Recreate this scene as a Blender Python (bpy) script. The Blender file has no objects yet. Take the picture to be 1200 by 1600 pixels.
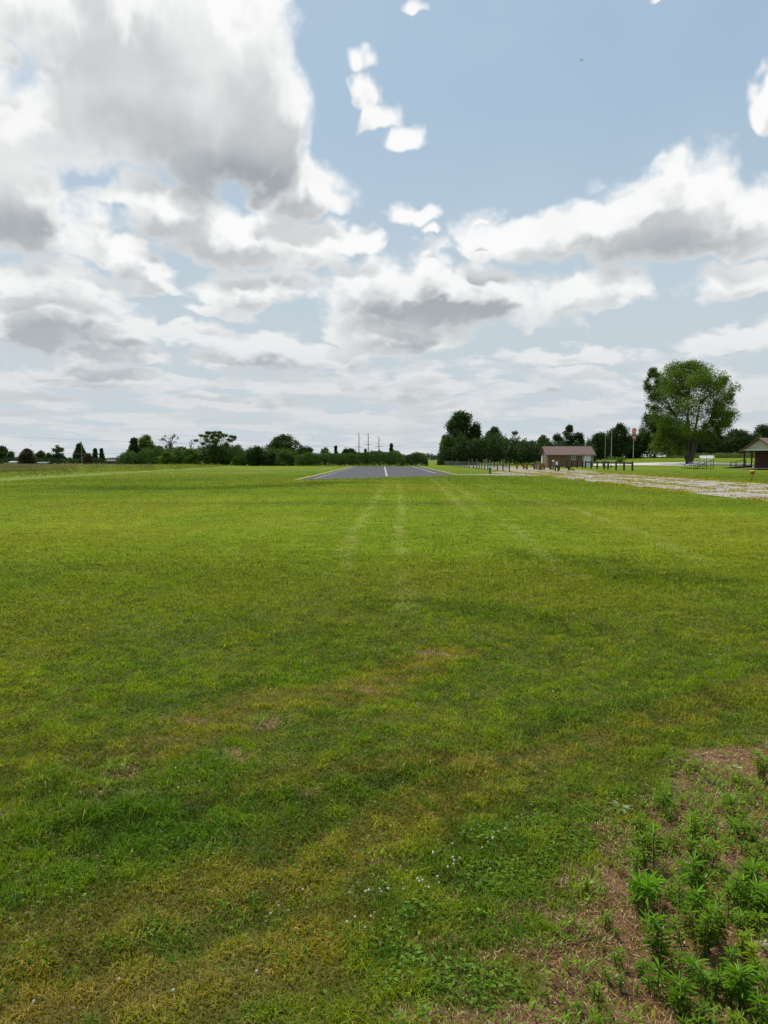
import bpy, math
import numpy as np
from mathutils import Vector

R = math.radians
rng = np.random.default_rng(7)
sc = bpy.context.scene
COL = sc.collection

# ------------------------------------------------------------------ camera
EYE = 1.7
FPX = 1200.0                       # focal length in photo pixels (1200 x 1600)
PITCH = math.atan(85 / FPX)
cam = bpy.data.cameras.new("camera")
cam.sensor_fit = 'HORIZONTAL'; cam.sensor_width = 36.0; cam.lens = 36.0
cam.clip_start = 0.05; cam.clip_end = 8000
camo = bpy.data.objects.new("camera", cam)
camo.location = (0, 0, EYE)
camo.rotation_euler = (R(90) - PITCH, 0, 0)
COL.objects.link(camo)
sc.camera = camo

# ------------------------------------------------------------------ light + colour management
SUN_EL, SUN_AZ = R(62), R(-38)     # azimuth measured from +Y towards +X
sun = bpy.data.lights.new("sun", 'SUN')
sun.energy = 3.9; sun.angle = R(0.53); sun.color = (1.0, 0.955, 0.88)
suno = bpy.data.objects.new("sun", sun)
sd = Vector((math.cos(SUN_EL) * math.sin(SUN_AZ), math.cos(SUN_EL) * math.cos(SUN_AZ), math.sin(SUN_EL)))
suno.rotation_euler = sd.to_track_quat('Z', 'Y').to_euler()
suno.location = (0, 0, 60)
COL.objects.link(suno)
sc.view_settings.view_transform = 'Standard'
sc.view_settings.look = 'None'
sc.view_settings.exposure = 0.0
sc.view_settings.gamma = 1.0
sc.view_settings.use_curve_mapping = False
sc.render.engine = 'CYCLES'
cy = sc.cycles
cy.max_bounces = 5; cy.diffuse_bounces = 2; cy.glossy_bounces = 2
cy.transmission_bounces = 3; cy.transparent_max_bounces = 6
cy.use_denoising = True
cy.sample_clamp_indirect = 4.0

# ------------------------------------------------------------------ pixel helpers (photo 1200 x 1600)
CP, SP = math.cos(PITCH), math.sin(PITCH)
def ray(px, py):
    X = (px - 600) / FPX; Y = (800 - py) / FPX
    return X, CP + Y * SP, -SP + Y * CP
def azel(px, py):
    x, y, z = ray(px, py)
    return math.atan2(x, y), math.atan2(z, math.hypot(x, y))

# ------------------------------------------------------------------ numpy noise
def _hash(ix, iy, s):
    n = (ix.astype(np.int64) * 374761393 + iy.astype(np.int64) * 668265263 + s * 974634777) & 0xFFFFFFFF
    n = ((n ^ (n >> 13)) * 1274126177) & 0xFFFFFFFF
    n = (n ^ (n >> 16)) & 0xFFFFFF
    return n / float(0xFFFFFF)
def vn(x, y, s=0):
    x = np.asarray(x, float); y = np.asarray(y, float)
    ix = np.floor(x); iy = np.floor(y); fx = x - ix; fy = y - iy
    fx = fx * fx * (3 - 2 * fx); fy = fy * fy * (3 - 2 * fy)
    a = _hash(ix, iy, s); b = _hash(ix + 1, iy, s); c = _hash(ix, iy + 1, s); d = _hash(ix + 1, iy + 1, s)
    return (a * (1 - fx) + b * fx) * (1 - fy) + (c * (1 - fx) + d * fx) * fy
def fbm(x, y, s=0, o=4):
    v = 0; a = 1; t = 0
    for k in range(o):
        v = v + a * vn(x * 2 ** k + 17.3 * k, y * 2 ** k - 9.1 * k, s + k); t += a; a *= .5
    return v / t
def sst(a, b, x):
    t = np.clip((np.asarray(x, float) - a) / (b - a), 0, 1)
    return t * t * (3 - 2 * t)

# ------------------------------------------------------------------ terrain
def tz(x, y):
    x = np.asarray(x, float); y = np.asarray(y, float)
    z = 1.95 * sst(98, 235, y) * sst(22, 78, x)
    near = 1 - sst(10, 40, np.hypot(x, y))
    z = z + near * (0.055 * (fbm(x * .7, y * .7, 3, 2) - .5) + 0.03 * (fbm(x * 3.1, y * 3.1, 5, 2) - .5))
    if 'RUTS' in globals() and np.any(y < 9):
        for pts in RUTS:
            d_ = poly_dist(x, y, pts); z = z - .016 * sst(.08, .0, d_) + .005 * sst(.08, .0, np.abs(d_ - .14))
    return z
def G(px, py):
    dx, dy, dz = ray(px, py)
    t = 1.0
    for _ in range(400):
        z = EYE + dz * t; g = float(tz(dx * t, dy * t))
        if z <= g + 1e-4: break
        t += max((z - g) * .6 / max(-dz, .02) * .5, .01) if z - g < 3 else 1.0
    return Vector((dx * t, dy * t, float(tz(dx * t, dy * t))))
def GF(px, py):                      # flat-ground version
    dx, dy, dz = ray(px, py); t = -EYE / dz
    return (dx * t, dy * t)
def XD(px, depth):                   # x at a given depth y for a photo column
    return (px - 600) / FPX * depth
def ZD(py, depth):
    dx, dy, dz = ray(600, py)
    return EYE + dz / dy * depth

# ------------------------------------------------------------------ sky (world)
CLOUDS = [  # cx, base-line y, half width, height above base, how wispy (0 solid .. 1)
    (210, 215, 235, 260, 0), (120, 190, 140, 240, 0), (85, 270, 130, 150, 0), (210, 262, 110, 110, 0), (20, 330, 110, 80, .1), (60, 60, 90, 80, .05), (250, 345, 130, 60, .2), (60, 465, 140, 60, .15), (310, 540, 90, 40, .15), (180, 575, 110, 40, .1), (340, 290, 165, 190, 0), (420, 230, 95, 260, .1), (460, 305, 88, 72, 0), (230, 270, 130, 90, .1), (30, 262, 120, 130, 0), (0, 120, 60, 60, .3), (170, 70, 200, 110, 0), (330, 120, 130, 130, 0),
    (30, 415, 150, 105, 0), (150, 425, 110, 62, .15), (215, 440, 80, 50, .15), (290, 380, 120, 60, .1), (470, 340, 110, 60, .1), (250, 470, 90, 40, .2),
    (390, 415, 150, 72, .1), (525, 398, 82, 46, 0), (380, 478, 120, 60, .15), (330, 500, 80, 30, .3), (460, 430, 90, 70, .2),
    (70, 545, 170, 85, 0), (200, 520, 70, 35, .2), (660, 505, 150, 72, 0), (745, 515, 140, 92, 0), (590, 510, 100, 84, 0), (670, 515, 120, 96, 0), (570, 530, 80, 40, .1), (925, 488, 105, 66, .05), (640, 560, 110, 50, .0), (850, 500, 60, 50, .25),
    (430, 570, 140, 48, 0), (540, 575, 70, 25, .2), (900, 400, 185, 70, 0), (1050, 405, 150, 115, 0), (1170, 400, 120, 70, 0), (780, 400, 70, 40, .1), (1050, 330, 55, 52, .1), (1150, 480, 95, 58, .15),
    (584, 172, 44, 66, .36), (602, 208, 46, 54, .38), (632, 242, 54, 46, .36), (580, 110, 30, 56, .42), (645, 350, 54, 38, .36), (680, 362, 26, 18, .55), (1030, 26, 34, 22, .5), (640, 14, 46, 26, .4), (760, 345, 30, 14, .6), (700, 75, 30, 10, .75),
    (1208, 225, 30, 110, .3), (1150, 548, 90, 32, .05), (870, 568, 120, 30, .15), (640, 614, 150, 24, .05), (820, 622, 70, 26, .05), (100, 612, 170, 36, .1), (300, 600, 110, 22, .1), (330, 636, 140, 18, .1), (900, 592, 90, 18, .15), (520, 655, 120, 14, .1), (960, 640, 110, 14, .2),
]
SHADOWS = [  # thick grey cloud bottoms: cx, cy, rx, ry, strength
    (400, 288, 150, 48, .62), (230, 222, 170, 40, .26), (60, 362, 190, 50, .6), (150, 400, 110, 30, .35), (70, 522, 200, 34, .6), (395, 455, 110, 22, .4), (370, 395, 110, 22, .3),
    (700, 490, 175, 44, .95), (660, 540, 90, 20, .75), (410, 556, 140, 26, .75), (540, 565, 70, 14, .5), (1000, 395, 230, 26, .35), (1150, 470, 90, 22, .3), (90, 598, 160, 14, .6), (840, 616, 90, 9, .6), (900, 560, 120, 12, .4), (640, 607, 150, 8, .45), (1160, 543, 90, 12, .4), (460, 620, 160, 10, .4),
]
w = bpy.data.worlds.new("World"); sc.world = w; w.use_nodes = True
nt = w.node_tree; nt.nodes.clear()
w.cycles.sampling_method = 'MANUAL'; w.cycles.sample_map_resolution = 512
def nd(t, typ, **kw):
    n = t.nodes.new(typ)
    for k, v in kw.items(): setattr(n, k, v)
    return n
def setin(t, sock, v):
    if isinstance(v, bpy.types.NodeSocket): t.links.new(v, sock)
    else: sock.default_value = v
def M(t, op, a, b=None, c=None, clamp=False):
    n = nd(t, 'ShaderNodeMath', operation=op); n.use_clamp = clamp
    setin(t, n.inputs[0], a)
    if b is not None: setin(t, n.inputs[1], b)
    if c is not None: setin(t, n.inputs[2], c)
    return n.outputs[0]
def VM(t, op, a, b=None, c=None):
    n = nd(t, 'ShaderNodeVectorMath', operation=op)
    setin(t, n.inputs[0], a)
    if b is not None: setin(t, n.inputs[1], b)
    if c is not None: setin(t, n.inputs[2], c)
    return n.outputs[1] if op == 'LENGTH' else n.outputs[0]
def SS(t, a, b, x):
    n = nd(t, 'ShaderNodeMapRange', interpolation_type='SMOOTHSTEP')
    setin(t, n.inputs['Value'], x); n.inputs['From Min'].default_value = a; n.inputs['From Max'].default_value = b
    return n.outputs['Result']
def NZ(t, vec, scale, detail=4, rough=.5, dist=0.0):
    n = nd(t, 'ShaderNodeTexNoise'); n.inputs['Scale'].default_value = scale
    n.inputs['Detail'].default_value = detail; n.inputs['Roughness'].default_value = rough
    n.inputs['Distortion'].default_value = dist
    t.links.new(vec, n.inputs['Vector']); return n
def MX(t, f, a, b):
    n = nd(t, 'ShaderNodeMix', data_type='RGBA')
    setin(t, n.inputs[0], f); setin(t, n.inputs[6], a); setin(t, n.inputs[7], b)
    return n.outputs[2]

tc = nd(nt, 'ShaderNodeTexCoord')
sep = nd(nt, 'ShaderNodeSeparateXYZ'); nt.links.new(tc.outputs['Generated'], sep.inputs[0])
AZ = M(nt, 'ARCTAN2', sep.outputs[0], sep.outputs[1])
EL = M(nt, 'ARCSINE', sep.outputs[2])
def comb(t, x, y, z=0.0):
    n = nd(t, 'ShaderNodeCombineXYZ'); setin(t, n.inputs[0], x); setin(t, n.inputs[1], y); setin(t, n.inputs[2], z)
    return n.outputs[0]
def field(dshift):
    el = M(nt, 'ADD', EL, dshift)
    elp = M(nt, 'MAXIMUM', el, 0.0)
    vec = comb(nt, AZ, el)
    wel = M(nt, 'MULTIPLY', M(nt, 'LOGARITHM', M(nt, 'ADD', elp, 0.09), math.e), 0.42)
    nv = comb(nt, AZ, wel, 0.37)
    # gentle warp of the blob coordinates
    wn = NZ(nt, nv, 5.0, 3, .55)
    wv = VM(nt, 'SUBTRACT', wn.outputs['Color'], (.5, .5, .5))
    warp = VM(nt, 'MULTIPLY_ADD', wv, (0.08, 0.045, 0), vec)
    wn2 = NZ(nt, nv, 15.0, 3, .6)
    warp = VM(nt, 'MULTIPLY_ADD', VM(nt, 'SUBTRACT', wn2.outputs['Color'], (.5, .5, .5)), (0.06, 0.045, 0), warp)
    r = None
    for (cx, cyy, rx, hh, wisp) in CLOUDS:
        a, e = azel(cx, cyy)
        e += hh * .30 / FPX
        sx = FPX / rx; sy = FPX / (hh * .78)
        v0 = VM(nt, 'MULTIPLY_ADD', warp, (sx, sy, 0), (-a * sx, -e * sy, 0))
        L = VM(nt, 'LENGTH', VM(nt, 'MAXIMUM', v0, VM(nt, 'MULTIPLY', v0, (-1, -2.1, 0))))
        if wisp: L = M(nt, 'ADD', L, wisp)
        if r is None: r = L
        else:
            n = nd(nt, 'ShaderNodeMath', operation='SMOOTH_MIN')
            nt.links.new(r, n.inputs[0]); nt.links.new(L, n.inputs[1]); n.inputs[2].default_value = .10
            r = n.outputs[0]
    c = M(nt, 'SUBTRACT', 1.0, M(nt, 'MINIMUM', r, 2.0))
    puff = NZ(nt, nv, 8.5, 8, .60)
    vor = nd(nt, 'ShaderNodeTexVoronoi', voronoi_dimensions='2D', feature='SMOOTH_F1'); vor.inputs['Scale'].default_value = 13.0
    vor.inputs['Smoothness'].default_value = .45; vor.inputs['Detail'].default_value = 2.0; vor.inputs['Roughness'].default_value = .55
    nt.links.new(VM(nt, 'MULTIPLY_ADD', VM(nt, 'SUBTRACT', wn2.outputs['Color'], (.5, .5, .5)), (.10, .10, 0), nv), vor.inputs['Vector'])
    # far deck that thickens towards the horizon, and fair-weather clouds elsewhere round the sky
    zc = M(nt, 'ADD', M(nt, 'SINE', elp), 0.075)
    deck = NZ(nt, comb(nt, M(nt, 'DIVIDE', sep.outputs[0], zc), M(nt, 'DIVIDE', sep.outputs[1], zc), 0.0), 1.15, 5, .55)
    dk = M(nt, 'MULTIPLY', M(nt, 'SUBTRACT', deck.outputs[0], .50), 2.6)
    low = SS(nt, 0.22, 0.08, EL)
    behind = SS(nt, 0.62, 0.95, M(nt, 'ABSOLUTE', AZ))
    dk = M(nt, 'ADD', dk, M(nt, 'MULTIPLY', low, .42))
    dk = M(nt, 'SUBTRACT', dk, M(nt, 'MULTIPLY', M(nt, 'SUBTRACT', 1.0, M(nt, 'MAXIMUM', low, behind)), 1.2))
    F = M(nt, 'MAXIMUM', M(nt, 'MULTIPLY_ADD', c, 1.15, .22), dk)
    F = M(nt, 'ADD', F, M(nt, 'MULTIPLY', M(nt, 'SUBTRACT', puff.outputs[0], .50), 1.3))
    F = M(nt, 'ADD', F, M(nt, 'MULTIPLY', M(nt, 'SUBTRACT', .42, vor.outputs['Distance']), .55))
    return F, puff, warp
F0, P0, D0 = field(0.0)
F1, _, _ = field(M(nt, 'MULTIPLY_ADD', EL, 0.07, 0.014))
alpha = SS(nt, -0.10, 0.36, F0)
s1 = SS(nt, 0.05, 0.7, F1)
thick = SS(nt, 0.02, 0.6, F0)
dsum = None
for (cx, cyy, rx, ry, st_) in SHADOWS:
    a, e = azel(cx, cyy); sx = FPX / (rx * 1.45); sy = FPX / (ry * 1.65)
    L = VM(nt, 'LENGTH', VM(nt, 'MULTIPLY_ADD', D0, (sx, sy, 0), (-a * sx, -e * sy, 0)))
    q = nd(nt, 'ShaderNodeMapRange', interpolation_type='SMOOTHSTEP'); nt.links.new(L, q.inputs['Value'])
    q.inputs['From Min'].default_value = 1.0; q.inputs['From Max'].default_value = 0.0; q.inputs['To Max'].default_value = st_ * 1.02
    dsum = q.outputs[0] if dsum is None else M(nt, 'MAXIMUM', dsum, q.outputs[0])
big = NZ(nt, comb(nt, AZ, EL, 2.0), 5.0, 4, .55)
gen = M(nt, 'MULTIPLY', s1, M(nt, 'MULTIPLY_ADD', SS(nt, .38, .62, big.outputs[0]), .32, .30))
shade = M(nt, 'ADD', gen, M(nt, 'MULTIPLY', dsum, M(nt, 'MULTIPLY_ADD', s1, .80, .04)))
shade = M(nt, 'ADD', shade, M(nt, 'MULTIPLY', SS(nt, .62, .95, M(nt, 'ABSOLUTE', AZ)), M(nt, 'MULTIPLY', s1, .35)))
shade = M(nt, 'MULTIPLY', shade, M(nt, 'MULTIPLY_ADD', thick, .4, .6))
shade = M(nt, 'ADD', shade, M(nt, 'MULTIPLY', M(nt, 'SUBTRACT', .5, P0.outputs[0]), M(nt, 'MULTIPLY', thick, .5)), clamp=True)
ccol = MX(nt, shade, (.96, .965, .96, 1), (0.37, 0.405, 0.43, 1))
nearhor = SS(nt, 0.26, 0.02, EL)
ccol = MX(nt, M(nt, 'MULTIPLY', nearhor, .70), ccol, (0.57, 0.61, 0.64, 1))
sky = nd(nt, 'ShaderNodeTexSky', sky_type='NISHITA')
sky.sun_disc = False; sky.sun_elevation = SUN_EL; sky.sun_rotation = SUN_AZ
sky.air_density = 1.0; sky.dust_density = 2.0; sky.ozone_density = 1.0
nt.links.new(tc.outputs['Generated'], sky.inputs[0]) if sky.inputs else None
bgs = nd(nt, 'ShaderNodeBackground'); nt.links.new(sky.outputs[0], bgs.inputs[0]); bgs.inputs[1].default_value = 0.115
# thin high veil of moisture whitening the blue
bgv = nd(nt, 'ShaderNodeBackground'); nt.links.new(MX(nt, SS(nt, 0.45, 0.08, EL), (.425, .575, .70, 1), (.57, .645, .695, 1)), bgv.inputs[0]); bgv.inputs[1].default_value = 1.0
veil = M(nt, 'ADD', M(nt, 'MULTIPLY', SS(nt, 0.42, 0.05, EL), .35), M(nt, 'MULTIPLY_ADD', big.outputs[0], .5, .50), clamp=True)
mv = nd(nt, 'ShaderNodeMixShader'); nt.links.new(veil, mv.inputs[0]); nt.links.new(bgs.outputs[0], mv.inputs[1]); nt.links.new(bgv.outputs[0], mv.inputs[2])
bgc = nd(nt, 'ShaderNodeBackground'); nt.links.new(ccol, bgc.inputs[0]); bgc.inputs[1].default_value = 1.0
mc = nd(nt, 'ShaderNodeMixShader'); nt.links.new(alpha, mc.inputs[0]); nt.links.new(mv.outputs[0], mc.inputs[1]); nt.links.new(bgc.outputs[0], mc.inputs[2])
wo = nd(nt, 'ShaderNodeOutputWorld'); nt.links.new(mc.outputs[0], wo.inputs[0])

# ------------------------------------------------------------------ scene helpers
def tag(o, label=None, cat=None, group=None, kind=None):
    if label: o['label'] = label
    if cat: o['category'] = cat
    if group: o['group'] = group
    if kind: o['kind'] = kind
    return o
def thing(name, label, cat, loc=(0, 0, 0), rz=0.0, group=None):
    o = bpy.data.objects.new(name, None); COL.objects.link(o)
    o.location = loc; o.rotation_euler = (0, 0, rz); o.empty_display_size = .2
    return tag(o, label, cat, group)
def link(name, me, mat, parent=None):
    o = bpy.data.objects.new(name, me); COL.objects.link(o)
    for m in (mat if isinstance(mat, (list, tuple)) else [mat]): me.materials.append(m)
    if parent is not None: o.parent = parent
    return o
def npmesh(name, V, F, cols=None, smooth=False, nrm_up=False):
    """V (n,3); F (m,k) uniform k-gons; cols (n,3) base colour attribute."""
    me = bpy.data.meshes.new(name)
    V = np.ascontiguousarray(V, np.float32); F = np.ascontiguousarray(F, np.int32)
    me.vertices.add(len(V)); me.vertices.foreach_set('co', V.ravel())
    k = F.shape[1]
    me.loops.add(F.size); me.loops.foreach_set('vertex_index', F.ravel())
    me.polygons.add(len(F))
    me.polygons.foreach_set('loop_start', np.arange(0, F.size, k, dtype=np.int32))
    try: me.polygons.foreach_set('loop_total', np.full(len(F), k, np.int32))
    except Exception: pass
    if smooth: me.polygons.foreach_set('use_smooth', np.ones(len(F), bool))
    if cols is not None:
        at = me.color_attributes.new('Col', 'FLOAT_COLOR', 'POINT')
        c4 = np.ones((len(V), 4), np.float32); c4[:, :3] = cols
        at.data.foreach_set('color', c4.ravel())
    me.update(calc_edges=True)
    return me
class MB:
    """collects boxes, tubes and polygons into one mesh"""
    def __init__(s): s.v = []; s.f = []; s.sm = []
    def add(s, vs, fs, smooth=False):
        b = len(s.v); s.v += [tuple(v) for v in vs]; s.f += [tuple(b + i for i in f) for f in fs]; s.sm += [smooth] * len(fs); return s
    def box(s, c, d, rz=0.0, rx=0.0, ry=0.0, bev=0.0):
        from mathutils import Euler
        hx, hy, hz = d[0] / 2, d[1] / 2, d[2] / 2
        E = Euler((rx, ry, rz)).to_matrix()
        if bev <= 0:
            P = [(x, y, z) for z in (-hz, hz) for (x, y) in ((-hx, -hy), (hx, -hy), (hx, hy), (-hx, hy))]
            Fs = [(3, 2, 1, 0), (4, 5, 6, 7), (0, 1, 5, 4), (1, 2, 6, 5), (2, 3, 7, 6), (3, 0, 4, 7)]
        else:
            b = min(bev, hx * .9, hy * .9, hz * .9); P = []
            def ring(x, y, z, q):
                return [(x - q, -y, z), (x, -y + q, z), (x, y - q, z), (x - q, y, z), (-x + q, y, z), (-x, y - q, z), (-x, -y + q, z), (-x + q, -y, z)]
            P = ring(hx - b, hy - b, -hz, b * .3) + ring(hx, hy, -hz + b, b) + ring(hx, hy, hz - b, b) + ring(hx - b, hy - b, hz, b * .3)
            Fs = [tuple(range(7, -1, -1)), tuple(range(24, 32))]
            for k in range(3):
                for i in range(8): Fs.append((k * 8 + i, k * 8 + (i + 1) % 8, k * 8 + 8 + (i + 1) % 8, k * 8 + 8 + i))
        P = [E @ Vector(p) + Vector(c) for p in P]
        return s.add(P, Fs)
    def tube(s, pts, r, n=8, cap=True, smooth=True):
        pts = [Vector(p) for p in pts]; m = len(pts)
        rs = r if isinstance(r, (list, tuple)) else [r] * m
        vs = []; ref = None
        for i, p in enumerate(pts):
            t = (pts[min(i + 1, m - 1)] - pts[max(i - 1, 0)])
            t = t.normalized() if t.length > 1e-9 else Vector((0, 0, 1))
            if ref is None: ref = Vector((1, 0, 0)) if abs(t.x) < .9 else Vector((0, 1, 0))
            u = (ref - t * ref.dot(t)).normalized(); v = t.cross(u); ref = u
            for k in range(n):
                a = 2 * math.pi * k / n
                vs.append(p + (u * math.cos(a) + v * math.sin(a)) * rs[i])
        fs = [(i * n + k, i * n + (k + 1) % n, (i + 1) * n + (k + 1) % n, (i + 1) * n + k) for i in range(m - 1) for k in range(n)]
        s.add(vs, fs, smooth)
        if cap: s.add(vs[:n], [tuple(range(n - 1, -1, -1))]); s.add(vs[-n:], [tuple(range(n))])
        return s
    def bar(s, a, b, w, h):
        """rectangular bar from a to b"""
        a = Vector(a); b = Vector(b); t = (b - a).normalized()
        up = Vector((0, 0, 1)) if abs(t.z) < .95 else Vector((1, 0, 0))
        u = t.cross(up).normalized(); v = u.cross(t)
        P = []
        for p in (a, b): P += [p + u * (w / 2) * sx + v * (h / 2) * sy for sx, sy in ((-1, -1), (1, -1), (1, 1), (-1, 1))]
        return s.add(P, [(3, 2, 1, 0), (4, 5, 6, 7), (0, 1, 5, 4), (1, 2, 6, 5), (2, 3, 7, 6), (3, 0, 4, 7)])
    def build(s, name, mat, parent=None):
        me = bpy.data.meshes.new(name); me.from_pydata([tuple(v) for v in s.v], [], s.f)
        me.polygons.foreach_set('use_smooth', s.sm); me.update()
        return link(name, me, mat, parent)

# ------------------------------------------------------------------ materials
def newmat(name):
    m = bpy.data.materials.new(name); m.use_nodes = True; t = m.node_tree; t.nodes.clear()
    o = nd(t, 'ShaderNodeOutputMaterial'); return m, t, o
def solid(name, col, rough=.8, var=.18, scale=6.0, metal=0.0, bump=.0, bscale=40.0, spec=.3):
    """weathered surface: base colour varied by two noises, rough and slightly bumped"""
    m, t, o = newmat(name)
    p = nd(t, 'ShaderNodeBsdfPrincipled'); g = nd(t, 'ShaderNodeTexCoord')
    n1 = NZ(t, g.outputs['Object'], scale, 5, .6); n2 = NZ(t, g.outputs['Object'], scale * 7, 3, .6)
    f = M(t, 'ADD', M(t, 'MULTIPLY', n1.outputs[0], .65), M(t, 'MULTIPLY', n2.outputs[0], .35))
    f = SS(t, .35, .65, f)
    lo = tuple(c * (1 - var) for c in col) + (1,); hi = tuple(min(c * (1 + var), 1) for c in col) + (1,)
    t.links.new(MX(t, f, lo, hi), p.inputs['Base Color'])
    p.inputs['Roughness'].default_value = rough; p.inputs['Metallic'].default_value = metal
    p.inputs['Specular IOR Level'].default_value = spec
    if bump:
        b = nd(t, 'ShaderNodeBump'); b.inputs['Strength'].default_value = bump; b.inputs['Distance'].default_value = .02
        n3 = NZ(t, g.outputs['Object'], bscale, 4, .6); t.links.new(n3.outputs[0], b.inputs['Height'])
        t.links.new(b.outputs[0], p.inputs['Normal'])
    t.links.new(p.outputs[0], o.inputs[0]); return m
def leafmat(name, trans=.35, gloss=.05, rough=.45, col=None, tint=(1.25, 1.35, .55)):
    m, t, o = newmat(name)
    if col is None:
        a = nd(t, 'ShaderNodeAttribute', attribute_name='Col'); c = a.outputs['Color']
    else:
        c = nd(t, 'ShaderNodeRGB'); c.outputs[0].default_value = (*col, 1); c = c.outputs[0]
    d = nd(t, 'ShaderNodeBsdfDiffuse'); t.links.new(c, d.inputs[0])
    tr = nd(t, 'ShaderNodeBsdfTranslucent')
    mu = nd(t, 'ShaderNodeMix', data_type='RGBA', blend_type='MULTIPLY'); mu.inputs[0].default_value = 1
    t.links.new(c, mu.inputs[6]); mu.inputs[7].default_value = (*tint, 1); t.links.new(mu.outputs[2], tr.inputs[0])
    mi = nd(t, 'ShaderNodeMixShader'); mi.inputs[0].default_value = trans
    t.links.new(d.outputs[0], mi.inputs[1]); t.links.new(tr.outputs[0], mi.inputs[2])
    g = nd(t, 'ShaderNodeBsdfGlossy'); g.inputs['Roughness'].default_value = rough; g.inputs[0].default_value = (1, 1, 1, 1)
    m2 = nd(t, 'ShaderNodeMixShader'); m2.inputs[0].default_value = gloss
    t.links.new(mi.outputs[0], m2.inputs[1]); t.links.new(g.outputs[0], m2.inputs[2]); t.links.new(m2.outputs[0], o.inputs[0])
    return m
M_GRASS = leafmat('grass_blades', .38, .008, .4, tint=(1.25, 1.32, .45))
M_LEAF = leafmat('tree_leaves', .30, .012, .5)
M_WEED = leafmat('weed_leaves', .32, .012, .4)
M_STRAW = leafmat('dry_straw', .12, .02, .6, tint=(1, 1, .9))
M_BARK = solid('bark', (.075, .06, .047), .95, .35, 3, bump=.8, bscale=9)
M_DEADWOOD = solid('dead_bark', (.16, .14, .125), .95, .3, 3)
M_STEM = solid('green_stem', (.06, .085, .03), .7, .2, 20)

# ground: colour attribute + fine noise
m, t, o = newmat('ground_turf'); M_GROUND = m
a = nd(t, 'ShaderNodeAttribute', attribute_name='Col'); g = nd(t, 'ShaderNodeNewGeometry')
p = nd(t, 'ShaderNodeBsdfPrincipled'); p.inputs['Roughness'].default_value = .95; p.inputs['Specular IOR Level'].default_value = .1
n1 = NZ(t, g.outputs['Position'], 22, 6, .7); n2 = NZ(t, g.outputs['Position'], 2.3, 6, .68); n3 = NZ(t, g.outputs['Position'], .32, 5, .6)
k = M(t, 'ADD', M(t, 'MULTIPLY', n1.outputs[0], .42), M(t, 'ADD', M(t, 'MULTIPLY', n2.outputs[0], .38), M(t, 'MULTIPLY', n3.outputs[0], .2)))
k = M(t, 'MULTIPLY_ADD', M(t, 'SUBTRACT', k, .5), 3.0, 1.0)
k = M(t, 'MAXIMUM', k, .35)
t.links.new(VM(t, 'MULTIPLY', a.outputs['Color'], comb(t, k, k, k)), p.inputs['Base Color'])
b = nd(t, 'ShaderNodeBump'); b.inputs['Strength'].default_value = .6; b.inputs['Distance'].default_value = .03
t.links.new(n1.outputs[0], b.inputs['Height']); t.links.new(b.outputs[0], p.inputs['Normal'])
t.links.new(p.outputs[0], o.inputs[0])

# ------------------------------------------------------------------ lawn colour map
def poly_dist(x, y, pts):
    d = np.full(np.shape(x), 1e9)
    for (x0, y0), (x1, y1) in zip(pts[:-1], pts[1:]):
        vx, vy = x1 - x0, y1 - y0; L = vx * vx + vy * vy + 1e-12
        t_ = np.clip(((x - x0) * vx + (y - y0) * vy) / L, 0, 1)
        d = np.minimum(d, np.hypot(x - x0 - t_ * vx, y - y0 - t_ * vy))
    return d
def pip(x, y, pts):
    ins = np.zeros(np.shape(x), bool); n = len(pts); j = n - 1
    for i in range(n):
        xi, yi = pts[i]; xj, yj = pts[j]
        c = ((yi > y) != (yj > y)) & (x < (xj - xi) * (y - yi) / (yj - yi + 1e-12) + xi)
        ins ^= c; j = i
    return ins
W = lambda pts: [GF(*p) for p in pts]
TRACKS = [(W([(603, 752), (590, 775), (570, 805), (548, 842), (528, 905)]), .17), (W([(622, 752), (627, 800), (624, 850), (630, 900), (636, 955)]), .13),
          (W([(690, 749), (728, 770), (760, 796), (805, 828), (860, 875), (905, 905)]), .17), (W([(745, 757), (815, 778), (900, 796), (1030, 842), (1095, 882)]), .2),
          (W([(675, 749), (705, 775), (735, 806)]), .2)]
DRY = [(W([(-80, 1640), (100, 1590), (330, 1560), (480, 1500)]), .13), (W([(-80, 1500), (120, 1455), (300, 1400), (450, 1365), (620, 1290), (760, 1210), (900, 1160), (1240, 1065)]), .17),
       (W([(-60, 1580), (120, 1555), (330, 1500), (520, 1440)]), .12), (W([(330, 1250), (480, 1215), (640, 1190), (830, 1190)]), .10),
       (W([(240, 1175), (360, 1120), (430, 1095), (560, 1080), (700, 1020)]), .22)]
DARK = [(W([(-80, 1320), (160, 1300), (330, 1255), (560, 1215), (760, 1195), (900, 1120), (1240, 1085)]), .16),
        (W([(590, 945), (700, 945), (820, 965), (900, 985)]), .32), (W([(820, 865), (930, 880), (1010, 905), (1090, 905)]), .45),
        (W([(150, 763), (300, 764), (420, 760), (520, 754)]), 1.5), (W([(0, 1225), (150, 1275), (300, 1290)]), .15)]
RUTS = [W([(-60, 1560), (150, 1520), (330, 1480), (470, 1400), (560, 1330)]), W([(330, 1390), (430, 1350), (520, 1290), (600, 1240)]), W([(-40, 1330), (80, 1290), (220, 1240), (420, 1225)]), W([(600, 1235), (760, 1170), (930, 1130)])]
DIRT_POLY = W([(770, 1480), (850, 1410), (930, 1320), (990, 1262), (1010, 1225), (1100, 1190), (1260, 1130), (1420, 1300), (1600, 1700), (790, 1700), (840, 1560)])
CLOVER_POLY = W([(560, 1450), (690, 1310), (880, 1255), (980, 1245), (960, 1330), (850, 1420), (800, 1520), (860, 1640), (520, 1700)])
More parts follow.
